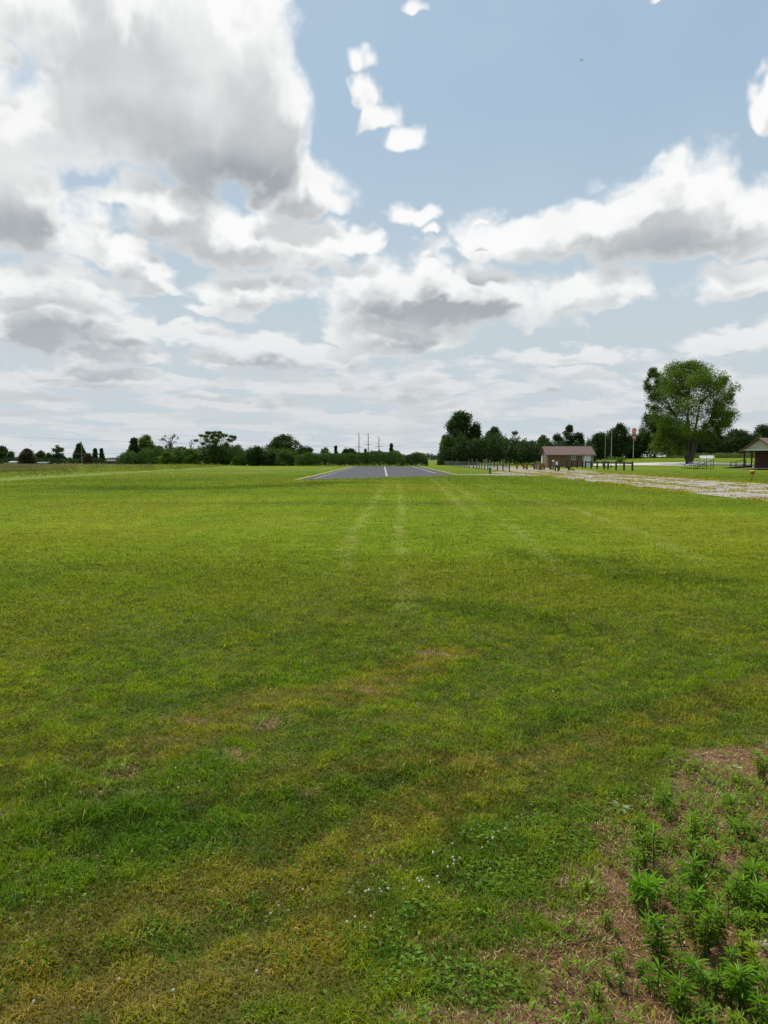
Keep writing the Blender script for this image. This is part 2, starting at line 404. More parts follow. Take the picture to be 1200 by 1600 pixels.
BARE = [(188, 1210, .22, .17), (150, 1243, .13, .08), (362, 1192, .22, .14), (430, 1135, .10, .07), (690, 1025, .14, .12), (577, 1080, .15, .12), (705, 1405, .055, .04), (640, 1470, .07, .04),
        (725, 1362, .05, .04), (300, 1120, .12, .1), (585, 1340, .05, .03), (1063, 743, .9, .9), (1170, 748, .9, .7), (760, 1500, .08, .06), (700, 1470, .07, .05), (800, 1440, .10, .06), (860, 1385, .10, .06), (660, 1590, .14, .07), (720, 1545, .09, .05), (480, 1240, .07, .05), (20, 1280, .1, .06)]
BAREW = [(*GF(a_, b_), c_, d_) for a_, b_, c_, d_ in BARE]
def bare(x, y):
    n = fbm(x * 5, y * 5, 41, 4) - .5; n2 = fbm(x * 1.6, y * 1.6, 45, 3) - .5
    wx = x + .3 * (fbm(x * 3, y * 3, 61, 2) - .5); wy = y + .3 * (fbm(x * 3, y * 3, 63, 2) - .5)
    ins = pip(wx, wy, DIRT_POLY); d = poly_dist(wx, wy, DIRT_POLY + DIRT_POLY[:1])
    s_ = np.where(ins, d, -d)
    m_ = sst(-.05, .16, s_ + n * .5 + n2 * .25)
    for bx, by, ra, rb in BAREW:
        q = 1.1 - np.hypot((x - bx) / ra, (y - by) / rb) + n * 4.5
        m_ = np.maximum(m_, sst(0, 1.1, q + .25 * 0) * .8)
    return m_
def clover(x, y):
    ins = pip(x, y, CLOVER_POLY); d = poly_dist(x, y, CLOVER_POLY + CLOVER_POLY[:1]); s_ = np.where(ins, d, -d)
    z1 = sst(-.08, .12, s_ + .35 * (fbm(x * 4, y * 4, 71, 3) - .5))
    z2 = sst(.50, .66, fbm(x * 1.1, y * 1.1, 75, 4)) * .42
    return np.maximum(z1 * (.35 + .65 * sst(.42, .55, fbm(x * 5, y * 5, 79, 3))), z2)
def lerp(a_, b_, f): return a_ * (1 - f[:, None]) + np.asarray(b_) * f[:, None]
def lawn(x, y):
    """base colour of the turf at world x, y"""
    n1 = fbm(x * .9, y * .45, 11, 4); n2 = fbm(x * .12, y * .05, 13, 4); n3 = fbm(x * 4.2, y * 3.4, 15, 3)
    far = sst(3.5, 15, y)
    c = np.tile(np.array([.098, .172, .010]), (len(x), 1))
    c = c * (1 - far[:, None]) + np.array([.150, .222, .009]) * far[:, None]
    c = lerp(c, (.170, .195, .014), sst(.48, .68, n1) * (.45 - .15 * far))
    c = lerp(c, (.060, .135, .014), sst(.52, .35, n3) * (.6 - .3 * far))
    c = lerp(c, (.205, .225, .018), sst(.5, .7, n2) * .5)
    c = lerp(c, (.100, .175, .012), sst(.5, .3, n2) * .5)
    for pts, wd in DRY: c = lerp(c, (.27, .185, .026), sst(wd * 1.8, wd * .3, poly_dist(x, y, pts) + wd * 1.4 * (n3 - .5)) * .42)
    for pts, wd in DARK: c = lerp(c, (.058, .128, .012), sst(wd * 2, wd * .4, poly_dist(x, y, pts) + wd * 2.4 * (n3 - .5)) * .5)
    for pts, wd in TRACKS: c = lerp(c, (.30, .33, .14), sst(wd * 1.5, wd * .3, poly_dist(x, y, pts) + wd * 2.4 * (n3 - .5)) * .44 * sst(.22, .66, fbm(x * 2.5, y * 1.4, 19, 4)))
    # subtle mower passes
    stripe = .5 + .5 * np.sin((x + .4 * np.sin(y * .05)) * 2 * math.pi / 3.4)
    c = c * (1 + .08 * (stripe[:, None] - .5) * sst(12, 30, y)[:, None])
    cross = fbm(x * .05, y * .35, 23, 3)
    c = c * (1 + .5 * (cross[:, None] - .5))
    return c * np.array([.93, .88, .55]) * (1 - .13 * sst(20, 60, y))[:, None]

# ------------------------------------------------------------------ ground sheet
def grow(a0, step, ratio, end):
    out = [a0]; s_ = step
    while out[-1] < end: out.append(out[-1] + s_); s_ *= ratio
    return out
ys = list(np.arange(1.4, 8, .055)) + grow(8, .06, 1.035, 400) + [600, 900, 1500, 3000, 6000]
ysn = [-y for y in grow(-1.3, .1, 1.25, 300)]
ys = sorted(set(ysn + ys))
xp = list(np.arange(0, 5, .06)) + grow(5, .07, 1.045, 400) + [700, 1200, 2500, 5000]
xs = sorted(set([-x_ for x_ in xp] + xp))
X, Y = np.meshgrid(np.array(xs), np.array(ys)); x = X.ravel(); y = Y.ravel()
z = tz(x, y)

c = lawn(x, y)
db = bare(x, y)
near = sst(13, 4, np.hypot(x, y))
thatch = np.array([.075, .070, .026])
c = c * (1 - .72 * near[:, None]) + thatch * .72 * near[:, None]
soil = lerp(np.tile([.105, .055, .025], (len(x), 1)), (.19, .11, .058), sst(.4, .65, fbm(x * 7, y * 7, 33, 4)))
c = c * (1 - db[:, None]) + soil * db[:, None]
# unmown field to the left: tan seed heads far, green herbs near
LX = -27.6
fld = sst(0, 1.2, (LX - x) + .8 * (fbm(x * .3, y * .3, 51) - .5)) * sst(35, 40, y)
tan = lerp(np.tile([.21, .165, .085], (len(x), 1)), (.13, .15, .04), sst(.35, .65, fbm(x * .1, y * .1, 53)))
gree = np.array([.15, .20, .03])
tf = sst(-45, -70, x + (y - 100) * -.05)
fc = gree * (1 - tf[:, None]) + tan * tf[:, None]
c = c * (1 - fld[:, None]) + fc * fld[:, None]
# far country beyond the trees
fr = sst(230, 300, y); c = c * (1 - fr[:, None]) + np.array([.13, .17, .035]) * fr[:, None]
nx, ny = len(xs), len(ys)
I = np.arange(nx * ny).reshape(ny, nx)
F = np.stack([I[:-1, :-1].ravel(), I[:-1, 1:].ravel(), I[1:, 1:].ravel(), I[1:, :-1].ravel()], 1)
gnd = link('ground', npmesh('ground', np.stack([x, y, z], 1), F, c, True), M_GROUND)
tag(gnd, 'mown lawn ground with bare soil patches reaching to the horizon', 'ground', kind='structure')

# ------------------------------------------------------------------ paved places
def sheet(name, pts, zoff, mat, label, cat, jag=0.0, step=1.0, seed=0, cuts=None):
    """flat sheet on the terrain bounded by polygon pts, filled as a grid clipped to it"""
    import bmesh
    out = []
    n = len(pts)
    for i in range(n):
        a_ = Vector((*pts[i], 0)); b_ = Vector((*pts[(i + 1) % n], 0)); L = (b_ - a_).length; m_ = max(1, int(L / step))
        for k in range(m_):
            q = a_.lerp(b_, k / m_)
            if jag: 
                nn = Vector((-(b_ - a_).y, (b_ - a_).x, 0)).normalized()
                q = q + nn * jag * 2 * (float(fbm(np.array([q.x * .9]), np.array([q.y * .9]), seed, 3)[0]) - .5)
            out.append((q.x, q.y, float(tz(q.x, q.y)) + zoff))
    bm = bmesh.new(); vs = [bm.verts.new(v) for v in out]; f_ = bm.faces.new(vs)
    if f_.normal.z < 0: f_.normal_flip()
    bmesh.ops.triangulate(bm, faces=[f_]); bm.normal_update()
    for ff in bm.faces:
        if ff.normal.z < 0: ff.normal_flip()
    me = bpy.data.meshes.new(name); bm.to_mesh(me); bm.free()
    o_ = link(name, me, mat); tag(o_, label, cat, kind='structure'); return o_

def asphalt():
    m, t, o = newmat('old_asphalt'); g = nd(t, 'ShaderNodeNewGeometry'); p = nd(t, 'ShaderNodeBsdfPrincipled')
    n1 = NZ(t, g.outputs['Position'], .35, 5, .6); n2 = NZ(t, g.outputs['Position'], 30, 3, .6)
    f = M(t, 'ADD', M(t, 'MULTIPLY', SS(t, .35, .65, n1.outputs[0]), .7), M(t, 'MULTIPLY', n2.outputs[0], .3))
    cc = MX(t, f, (.028, .027, .030, 1), (.058, .055, .057, 1))
    v = nd(t, 'ShaderNodeTexVoronoi', feature='DISTANCE_TO_EDGE'); v.inputs['Scale'].default_value = .22
    vv = VM(t, 'MULTIPLY_ADD', NZ(t, g.outputs['Position'], .8, 4).outputs['Color'], (1.5, 1.5, 0), g.outputs['Position']); t.links.new(vv, v.inputs['Vector'])
    cr = SS(t, .012, .003, v.outputs[0])
    t.links.new(MX(t, cr, cc, (.02, .02, .018, 1)), p.inputs['Base Color']); p.inputs['Roughness'].default_value = .85
    t.links.new(p.outputs[0], o.inputs[0]); return m
M_ASPH = asphalt()
M_WHITEP = solid('worn_white_paint', (.33, .33, .32), .8, .4, .9)
M_YELLP = solid('worn_yellow_paint', (.42, .34, .07), .8, .35, .9)
def concrete(name, jy=None):
    m, t, o = newmat(name); g = nd(t, 'ShaderNodeNewGeometry'); p = nd(t, 'ShaderNodeBsdfPrincipled')
    n1 = NZ(t, g.outputs['Position'], .5, 6, .65); n2 = NZ(t, g.outputs['Position'], 9, 5, .7)
    f = M(t, 'ADD', M(t, 'MULTIPLY', SS(t, .3, .7, n1.outputs[0]), .55), M(t, 'MULTIPLY', SS(t, .3, .7, n2.outputs[0]), .45))
    cc = MX(t, f, (.19, .155, .12, 1), (.42, .385, .335, 1))
    v = nd(t, 'ShaderNodeTexVoronoi', feature='DISTANCE_TO_EDGE'); v.inputs['Scale'].default_value = .45
    vv = VM(t, 'MULTIPLY_ADD', NZ(t, g.outputs['Position'], .9, 4).outputs['Color'], (1.6, 1.6, 0), g.outputs['Position']); t.links.new(vv, v.inputs['Vector'])
    cr = SS(t, .03, .006, v.outputs[0])
    t.links.new(MX(t, cr, cc, (.09, .075, .04, 1)), p.inputs['Base Color']); p.inputs['Roughness'].default_value = .9
    t.links.new(p.outputs[0], o.inputs[0]); return m
M_CONC = concrete('weathered_concrete')
def gravelmat(name, a1, a2, g1):
    m, t, o = newmat(name); g = nd(t, 'ShaderNodeNewGeometry'); p = nd(t, 'ShaderNodeBsdfPrincipled')
    n1 = NZ(t, g.outputs['Position'], .45, 6, .7); n2 = NZ(t, g.outputs['Position'], 4, 6, .75)
    cc = MX(t, SS(t, .3, .7, n2.outputs[0]), a1, a2)
    cc = MX(t, SS(t, .50, .64, M(t, 'ADD', M(t, 'MULTIPLY', n1.outputs[0], .6), M(t, 'MULTIPLY', n2.outputs[0], .4))), cc, g1)
    t.links.new(cc, p.inputs['Base Color']); p.inputs['Roughness'].default_value = .95
    t.links.new(p.outputs[0], o.inputs[0]); return m
M_GRAVEL = gravelmat('weedy_gravel', (.17, .14, .10, 1), (.38, .33, .26, 1), (.17, .18, .04, 1))
M_ROAD = gravelmat('pale_drive', (.40, .38, .35, 1), (.56, .54, .50, 1), (.45, .42, .37, 1))

sheet('runway', [(-6.5, 58.5), (7.2, 74.5), (7.0, 147), (-6.1, 147)], .010, M_ASPH, 'dark asphalt model runway with painted lines set in the lawn', 'runway')
def strip(name, a_, b_, w_, mat, label, zoff=.016, cat='painted line'):
    a_ = Vector((*a_, 0)); b_ = Vector((*b_, 0)); d = (b_ - a_).normalized(); n_ = Vector((-d.y, d.x, 0)) * w_ / 2
    me = bpy.data.meshes.new(name); N = 24; vs = []
    for k in range(N + 1):
        q = a_.lerp(b_, k / N)
        for s_ in (1, -1): v = q + n_ * s_ * (1 + .25 * math.sin(k * 2.3 + s_)); vs.append((v.x, v.y, float(tz(v.x, v.y)) + zoff))
    me.from_pydata(vs, [], [(2 * k + 1, 2 * k + 3, 2 * k + 2, 2 * k) for k in range(N)]); me.update()
    tag(link(name, me, mat), label, cat, kind='structure')
strip('yellow_edge_line', (-6.75, 58.2), (-6.1, 147), .26, M_YELLP, 'worn yellow line along the runway edge beside the tall field')
strip('yellow_edge_line', (7.2, 74.5), (7.0, 147), .2, M_YELLP, 'worn yellow line along the runway edge beside the wire fence')
strip('white_edge_line', (-5.5, 61.5), (-5.4, 147), .10, M_WHITEP, 'white line just inside the runway edge nearer the tall field', .018)
strip('white_centre_line', (.25, 71), (.1, 147), .20, M_WHITEP, 'white centre line running down the asphalt runway')
strip('white_threshold_line', (-4.9, 62.2), (6.9, 74.9), .2, M_WHITEP, 'white line crossing the near end of the runway', .020)
strip('white_side_line', (5.6, 84), (5.4, 147), .2, M_WHITEP, 'short white line near the runway edge beside the wire fence', .018)

# old concrete taxiway: slabs split by weedy joints
TX0, TX1, TY0, TY1 = 14.9, 24.6, 14.0, 86.0
sheet('concrete_strip', [(TX0, TY0), (TX1, TY0), (TX1 - .3, TY1 + 4), (TX0 - .3, TY1)], .010, M_CONC, 'cracked pale concrete strip with yellow weeds in its joints', 'concrete strip', jag=.25, step=.8, seed=3)
sheet('gravel_yard', [(12.6, 79.5), (18, 77), (25.5, 84), (26.6, 108), (24, 135), (20, 160), (15.6, 160), (15.1, 96), (12.0, 86)], .022, M_GRAVEL, 'pale weedy gravel yard between wire fence and shed', 'gravel yard', jag=.5, step=1.0, seed=5)
sheet('concrete_path', [(7.3, 75.2), (14.9, 71.5), (15.2, 79.5), (10.5, 78.3), (7.3, 76.8)], .016, M_CONC, 'narrow pale path joining runway corner to gravel yard', 'path', jag=.15, step=.7, seed=8)
road = [G(890, 728.3), G(985, 727.0), G(1060, 727.6), G(1085, 727.2), G(1200, 726.4), G(1260, 726.3), G(1260, 725.6), G(1200, 725.7), G(1100, 724.9), G(1076, 722.7), G(1030, 722.9), G(990, 723.6), G(895, 725.8)]
sheet('drive', [(p_.x, p_.y) for p_ in road], .03, M_ROAD, 'pale gravel drive curving past the large shade tree', 'drive', jag=.15, step=1.2, seed=9)

# ------------------------------------------------------------------ grass blades
def blades(x, y, h, wd, lean, cols, seg=2, zbase=None):
    """tapered bent blades; returns V, F (tris), C"""
    n = len(x); z0 = tz(x, y) - .004 if zbase is None else zbase
    th = rng.uniform(0, 2 * math.pi, n); ph = th + rng.uniform(-1.2, 1.2, n)
    ux, uy = np.cos(th), np.sin(th); lx, ly = -np.sin(ph), np.cos(ph)
    b0 = np.stack([x - ux * wd / 2, y - uy * wd / 2, z0], 1); b1 = np.stack([x + ux * wd / 2, y + uy * wd / 2, z0], 1)
    sl = np.sin(lean); cl = np.cos(lean)
    tip = np.stack([x + lx * h * sl, y + ly * h * sl, z0 + h * cl], 1)
    if seg == 1:
        V = np.stack([b0, b1, tip], 1).reshape(-1, 3); F = np.arange(n * 3).reshape(n, 3)
        C = np.repeat(cols, 3, 0); return V, F, C
    ml = lean * .45; hm = h * .55
    mx = x + lx * hm * np.sin(ml); my = y + ly * hm * np.sin(ml); mz = z0 + hm * np.cos(ml)
    m0 = np.stack([mx - ux * wd * .42, my - uy * wd * .42, mz], 1); m1 = np.stack([mx + ux * wd * .42, my + uy * wd * .42, mz], 1)
    V = np.stack([b0, b1, m0, m1, tip], 1).reshape(-1, 3); base = np.arange(n)[:, None] * 5
    F = np.concatenate([base + [0, 1, 3], base + [0, 3, 2], base + [2, 3, 4]], 0)
    return V, F, np.repeat(cols, 5, 0)
def wedge(n, y0, y1, side=.60, pad=.6):
    """uniform scatter in the strip of ground y0..y1 that the view can reach, with margin each side"""
    y = np.sqrt(rng.uniform((y0 + pad) ** 2, (y1 + pad) ** 2, n)) - pad
    return rng.uniform(-1, 1, n) * (side * y + pad), y
def on_paving(x, y):
    r_ = (x > -6.6) & (x < 7.2) & (y > 58.5 + (x + 6.5) * 1.17) & (y < 147)
    t_ = (x > TX0 - .1) & (x < TX1 + .1) & (y > TY0) & (y < TY1)
    g_ = (x > 12.6) & (x < 25.5) & (y > 79)
    return r_ | t_ | g_
def shade_cols(x, y, dryp=.10, s=1.0):
    c = lawn(x, y) * s
    n = len(x)
    v = rng.normal(1, .22, n).clip(.5, 1.6)
    c = c * v[:, None]
    hue = rng.uniform(0, 1, n)
    c[:, 0] *= 1 + .35 * (hue - .5); c[:, 2] *= 1 + .5 * (rng.uniform(0, 1, n) - .5)
    dp = dryp * (.4 + 1.6 * sst(.45, .7, fbm(x * 1.3, y * 1.3, 91, 3)))
    for pts, wd_ in DRY: dp = dp + .16 * sst(wd_ * 1.8, wd_ * .4, poly_dist(x, y, pts))
    dry = rng.uniform(0, 1, n) < dp
    c[dry] = np.array([.29, .215, .062]) * rng.uniform(.6, 1.25, (dry.sum(), 1))
    return c
Vs, Fs, Cs, off = [], [], [], 0
def push(V, F, C):
    global off
    Vs.append(V); Fs.append(F + off); Cs.append(C); off += len(V)
yy = np.linspace(1.7, 105, 4000)
RHO = 40000 / (1 + (yy / 2.9) ** 1.95) * sst(108, 45, yy) * (2 * (.60 * yy + .6))
CUM = np.cumsum(RHO) * (yy[1] - yy[0]); NB = int(CUM[-1]); CUM = CUM / CUM[-1]
y = np.interp(rng.uniform(0, 1, NB), CUM, yy); x = rng.uniform(-1, 1, NB) * (.60 * y + .6)
b_ = bare(x, y); cl = clover(x, y)
keep = (rng.uniform(0, 1, NB) > b_ * .93) & (rng.uniform(0, 1, NB) > cl * .25) & ~on_paving(x, y) & (x > LX)
x, y = x[keep], y[keep]; n = len(x)
tall = fbm(x * 2.6, y * 2.6, 95, 3); clump = fbm(x * 9, y * 9, 97, 2)
h = .031 * (.45 + .8 * tall + .9 * sst(.45, .8, clump)) * rng.uniform(.5, 1.4, n) * (1 + sst(15, 60, y) * .4)
for pts, w_ in DARK: h = h * (1 + .45 * sst(w_ * 2, w_ * .4, poly_dist(x, y, pts)))
for pts, w_ in DRY: h = h * (1 - .12 * sst(w_ * 1.6, w_ * .4, poly_dist(x, y, pts)))
lean = np.abs(rng.normal(.95, .4, n)).clip(0, 1.5)
wd = .0030 * (1 + (y / 6.0) ** 1.2) * rng.uniform(.65, 1.5, n)
cc_ = shade_cols(x, y, .075, 1.08) * (.78 + .60 * sst(.3, .7, clump))[:, None]
two = rng.uniform(0, 1, n) < sst(19, 6, y)
for m_, sg in ((two, 2), (~two, 1)):
    push(*blades(x[m_], y[m_], h[m_], wd[m_], lean[m_], cc_[m_], sg))
# coarse tufts of wider crabgrass-like blades in the near lawn
tuft_px = [(560, 1480), (600, 1500), (225, 1460), (250, 1380), (700, 1235), (770, 1330), (740, 1420), (620, 1410), (830, 1320), (800, 1460), (340, 1240), (90, 1250), (860, 1260), (890, 1300), (920, 1280),
           (640, 1430), (680, 1340), (450, 1490), (240, 1370), (700, 1170), (960, 1140), (1040, 1150), (900, 1215), (520, 1340), (60, 1510), (760, 1400), (820, 1400), (850, 1350), (700, 1480), (290, 1480)]
tx, ty = [], []
for px_, py_ in tuft_px:
    gx, gy = GF(px_, py_); k = 70; tx.append(rng.normal(gx, .05, k)); ty.append(rng.normal(gy, .06, k))
x, y = wedge(500, 2, 7); x = np.repeat(x, 22) + rng.normal(0, .025, 11000); y = np.repeat(y, 22) + rng.normal(0, .025, 11000)
kp = bare(x, y) < .5; tx.append(x[kp]); ty.append(y[kp])
x = np.concatenate(tx); y = np.concatenate(ty); n = len(x)
c = np.tile([.085, .185, .012], (n, 1)) * rng.normal(1, .2, (n, 1)).clip(.5, 1.5)
push(*blades(x, y, rng.uniform(.03, .075, n), rng.uniform(.003, .006, n), rng.uniform(.5, 1.4, n), c, 2))
gr = link('lawn_grass', npmesh('lawn_grass', np.concatenate(Vs), np.concatenate(Fs), np.concatenate(Cs)), M_GRASS)
tag(gr, 'short mown green grass with dry blades covering the field', 'grass', kind='stuff')

# ------------------------------------------------------------------ leaf scatter helper (rhombic leaves)
def rhombs(P, T, N, L, Wd, cols, fold=0.0):
    """leaf quads: base P, direction T, plane normal N"""
    S = np.cross(T, N); S /= np.linalg.norm(S, axis=1)[:, None] + 1e-9
    L = np.asarray(L)[:, None]; Wd = np.asarray(Wd)[:, None]
    mid = P + T * L * .45
    V = np.stack([P, mid + S * Wd / 2 + N * fold * Wd, P + T * L, mid - S * Wd / 2 + N * fold * Wd], 1).reshape(-1, 3)
    F = np.arange(len(P) * 4).reshape(-1, 4)
    return V, F, np.repeat(cols, 4, 0)
def unit(v): return v / (np.linalg.norm(v, axis=1)[:, None] + 1e-9)

# clover and small broadleaf ground cover
x, y = wedge(130000, 1.8, 15)
u = rng.uniform(0, 1, len(x)); dens = clover(x, y) * (1 - .75 * bare(x, y))
wt = np.where(y < 5, 1.0, np.where(y < 9, .8, .55))
# denser weeds in the foreground patch
x2, y2 = wedge(60000, 1.8, 4.2); d2 = clover(x2, y2) * (1 - .85 * bare(x2, y2))
k1 = u < dens * wt * sst(15, 9, y); k2 = rng.uniform(0, 1, len(x2)) < d2 * (clover(x2, y2) > .6)
x = np.concatenate([x[k1], x2[k2]]); y = np.concatenate([y[k1], y2[k2]]); n = len(x)
P = np.stack([x, y, tz(x, y) + rng.uniform(.008, .034, n)], 1)
P = np.repeat(P, 3, 0); a_ = np.repeat(rng.uniform(0, 6.28, n), 3) + np.tile([0, 2.1, 4.2], n)
T = unit(np.stack([np.cos(a_), np.sin(a_), rng.normal(.05, .2, 3 * n)], 1)); N = unit(np.stack([rng.normal(0, .3, 3 * n), rng.normal(0, .3, 3 * n), np.ones(3 * n)], 1))
sz = np.repeat(rng.uniform(.005, .011, n) * (1 + sst(4, 14, y) * .9), 3)
c = np.tile([.105, .200, .009], (3 * n, 1)) * np.repeat(rng.normal(1, .25, n).clip(.45, 1.6), 3)[:, None]
V, F, C = rhombs(P, T, N, sz, sz * .85, c, .06)
cv = link('clover', npmesh('clover', V, F, C), M_WEED)
tag(cv, 'low clover and small leafy ground cover spread through the lawn', 'ground cover', kind='stuff')

# white clover blossoms
bl = []
for (cx_, cy_, n_, sx, sy) in [(640, 1398, 9, .05, .03), (720, 1355, 9, .06, .04), (765, 1325, 8, .06, .04), (590, 1400, 5, .05, .03), (560, 1440, 5, .06, .04), (470, 1430, 4, .08, .05), (300, 1560, 5, .4, .15), (300, 1300, 5, .5, .3), (850, 1010, 10, 1.5, 1.0), (420, 1100, 8, .8, .6)]:
    gx, gy = GF(cx_, cy_)
    bl += [(gx + a_, gy + b_) for a_, b_ in zip(rng.normal(0, sx, n_), rng.normal(0, sy, n_))]
mb = MB(); V8 = []
for bx, by in bl:
    r_ = rng.uniform(.0035, .006) * (1 + max(0, by - 4) * .06); z0 = float(tz(bx, by)) + rng.uniform(.035, .065)
    # little globe of two stacked rings
    ring = []
    for zz, rr in ((-.8, .45), (-.2, 1), (.4, .85), (.9, .35)):
        ring.append([(bx + rr * r_ * math.cos(k * 1.047), by + rr * r_ * math.sin(k * 1.047), z0 + zz * r_) for k in range(6)])
    vs = sum(ring, []); fs = [(i * 6 + k, i * 6 + (k + 1) % 6, i * 6 + 6 + (k + 1) % 6, i * 6 + 6 + k) for i in range(3) for k in range(6)] + [(5, 4, 3, 2, 1, 0), tuple(range(18, 24))]
    mb.add(vs, fs); 
M_BLOSSOM = solid('clover_blossom', (.50, .45, .36), .8, .25, 60)
tag(mb.build('clover_blossoms', M_BLOSSOM), 'tiny white clover flower heads dotted over the lawn', 'clover blossoms', kind='stuff')

# straw, dead stems and twigs over the bare soil
x, y = wedge(620000, 1.8, 8); b_ = bare(x, y); k = rng.uniform(0, 1, len(x)) < np.maximum(b_, .03) * np.where(y < 4.5, .75, .5); x, y = x[k], y[k]; n = len(x)
a_ = rng.uniform(0, 3.14, n) * .6 + .3 + rng.normal(0, .7, n); P = np.stack([x, y, tz(x, y) + rng.uniform(0, .012, n)], 1)
T = unit(np.stack([np.cos(a_), np.sin(a_), rng.normal(.08, .16, n)], 1)); N = unit(np.stack([rng.normal(0, .4, n), rng.normal(0, .4, n), np.ones(n)], 1))
pal = np.array([[.33, .19, .085], [.45, .30, .15], [.13, .065, .028], [.23, .12, .05], [.60, .45, .26]])
c = pal[rng.choice(5, n, p=[.3, .2, .25, .18, .07])] * rng.uniform(.7, 1.2, (n, 1))
V, F, C = rhombs(P, T, N, rng.uniform(.010, .038, n), rng.uniform(.0012, .0027, n) * (1 + y * .08), c)
tag(link('straw_litter', npmesh('straw_litter', V, F, C), M_STRAW), 'brown straw and dead stems matted over the bare soil', 'straw', kind='stuff')

# seedlings between the weeds
x, y = wedge(36000, 1.8, 5.0); b_ = bare(x, y)
k = (b_ > .4) & (rng.uniform(0, 1, len(x)) < np.clip(sst(.42, .62, fbm(x * 3.5, y * 3.5, 101, 3)) * .34 + .5 * sst(.62, .95, x / y * 1.4) * sst(2.3, 2.9, y) * sst(4.1, 3.7, y), 0, 1)) ; x, y = x[k], y[k]; n = len(x); m_ = 9
P = np.repeat(np.stack([x, y, tz(x, y)], 1), m_, 0) + np.stack([rng.normal(0, .006, n * m_), rng.normal(0, .006, n * m_), rng.uniform(.003, .05, n * m_)], 1)
a_ = rng.uniform(0, 6.28, n * m_); T = unit(np.stack([np.cos(a_), np.sin(a_), rng.uniform(.1, 1.1, n * m_)], 1)); N = unit(np.stack([-np.cos(a_) * .6, -np.sin(a_) * .6, np.ones(n * m_)], 1))
c = np.tile([.145, .235, .012], (n * m_, 1)) * np.repeat(rng.normal(1, .25, n).clip(.5, 1.5), m_)[:, None]
V, F, C = rhombs(P, T, N, rng.uniform(.014, .034, n * m_), rng.uniform(.004, .009, n * m_), c, .05)
tag(link('seedlings', npmesh('seedlings', V, F, C), M_WEED), 'tiny green seedlings sprouting through the straw litter', 'seedlings', kind='stuff')

# ------------------------------------------------------------------ leafy weed plants (goldenrod-like shoots)
def weed(px, py, hpx, label, spread=0.0, stems=1, yellow=0.0, wide=1.0, group='leafy weed shoots on the bare soil'):
    g_ = G(px, py); depth = g_.y * CP + (EYE - g_.z) * SP
    h = hpx * depth / FPX / .86
    root = thing('weed_plant', label, 'weed', g_, rng.uniform(0, 6), group)
    VV, FF, CC = [], [], []; o_ = 0; lf = rng.uniform(.55, 1.05); tone = rng.normal(1, .14); red = rng.uniform(.85, 1.35)
    for s_ in range(stems):
        hh = h * (1 if s_ == 0 else rng.uniform(.55, .95))
        ox, oy = (0, 0) if s_ == 0 else rng.normal(0, spread, 2)
        lx, ly = rng.normal(0, .10, 2) * hh + np.array([ox, oy]) * .5
        def sp(t_): return np.array([ox + lx * t_ ** 1.5, oy + ly * t_ ** 1.5, hh * t_])
        MB().tube([sp(q) for q in (0, .35, .7, .96)], [.0026, .0023, .0017, .0008], 6).build('stem', M_STEM, root)
        m_ = int(22 + hh * 210)
        t_ = np.sort(rng.uniform(.12, 1, m_)) ** .8; ang = np.arange(m_) * 2.4 + rng.normal(0, .3, m_)
        ll = (.016 + .020 * np.sin(t_ * 3.1) + .026 * t_ ** 1.5) * rng.uniform(.7, 1.3, m_) * wide * lf * min(1.1, hh / .14 + .2)
        up = np.where(t_ > .8, .45 + 1.1 * (t_ - .8) * 5 * rng.uniform(.3, 1, m_), .05 + .5 * t_ + rng.normal(0, .2, m_))
        P_ = np.array([sp(q) for q in t_]); T_ = unit(np.stack([np.cos(ang), np.sin(ang), up], 1))
        N_ = unit(np.stack([-np.cos(ang) * up, -np.sin(ang) * up, np.ones(m_)], 1))
        wv = ll * rng.uniform(.11, .17, m_) / lf ** .4
        green = np.array([.100 * red, .210, .010]) * tone * (1 - yellow) + np.array([.26, .30, .02]) * yellow
        tip = np.clip((t_ - .55) / .45, 0, 1)[:, None]
        c_ = (green * (1 - .35 * tip) + np.array([.17, .33, .02]) * .5 * tip) * rng.uniform(.7, 1.3, (m_, 1))
        low = (t_ < .3) & (rng.uniform(0, 1, m_) < .45); c_[low] = [.17, .13, .05]
        # leaf as two joined quads that droop at the end
        S_ = np.cross(T_, N_); L_ = ll[:, None]; w_ = wv[:, None]
        a1 = P_ + T_ * L_ * .35; a2 = P_ + T_ * L_ * .72 - N_ * L_ * .05; a3 = P_ + T_ * L_ - N_ * L_ * .26
        V_ = np.stack([P_, a1 + S_ * w_ * .5, a2 + S_ * w_ * .42, a3, a2 - S_ * w_ * .42, a1 - S_ * w_ * .5], 1).reshape(-1, 3)
        b6 = np.arange(m_)[:, None] * 6
        F_ = np.concatenate([b6 + [0, 1, 2, 3], b6 + [0, 3, 4, 5]], 0)
        VV.append(V_); FF.append(F_ + o_); CC.append(np.repeat(c_, 6, 0)); o_ += len(V_)
    link('leaves', npmesh('leaves', np.concatenate(VV), np.concatenate(FF), np.concatenate(CC)), M_WEED, root)
    return root
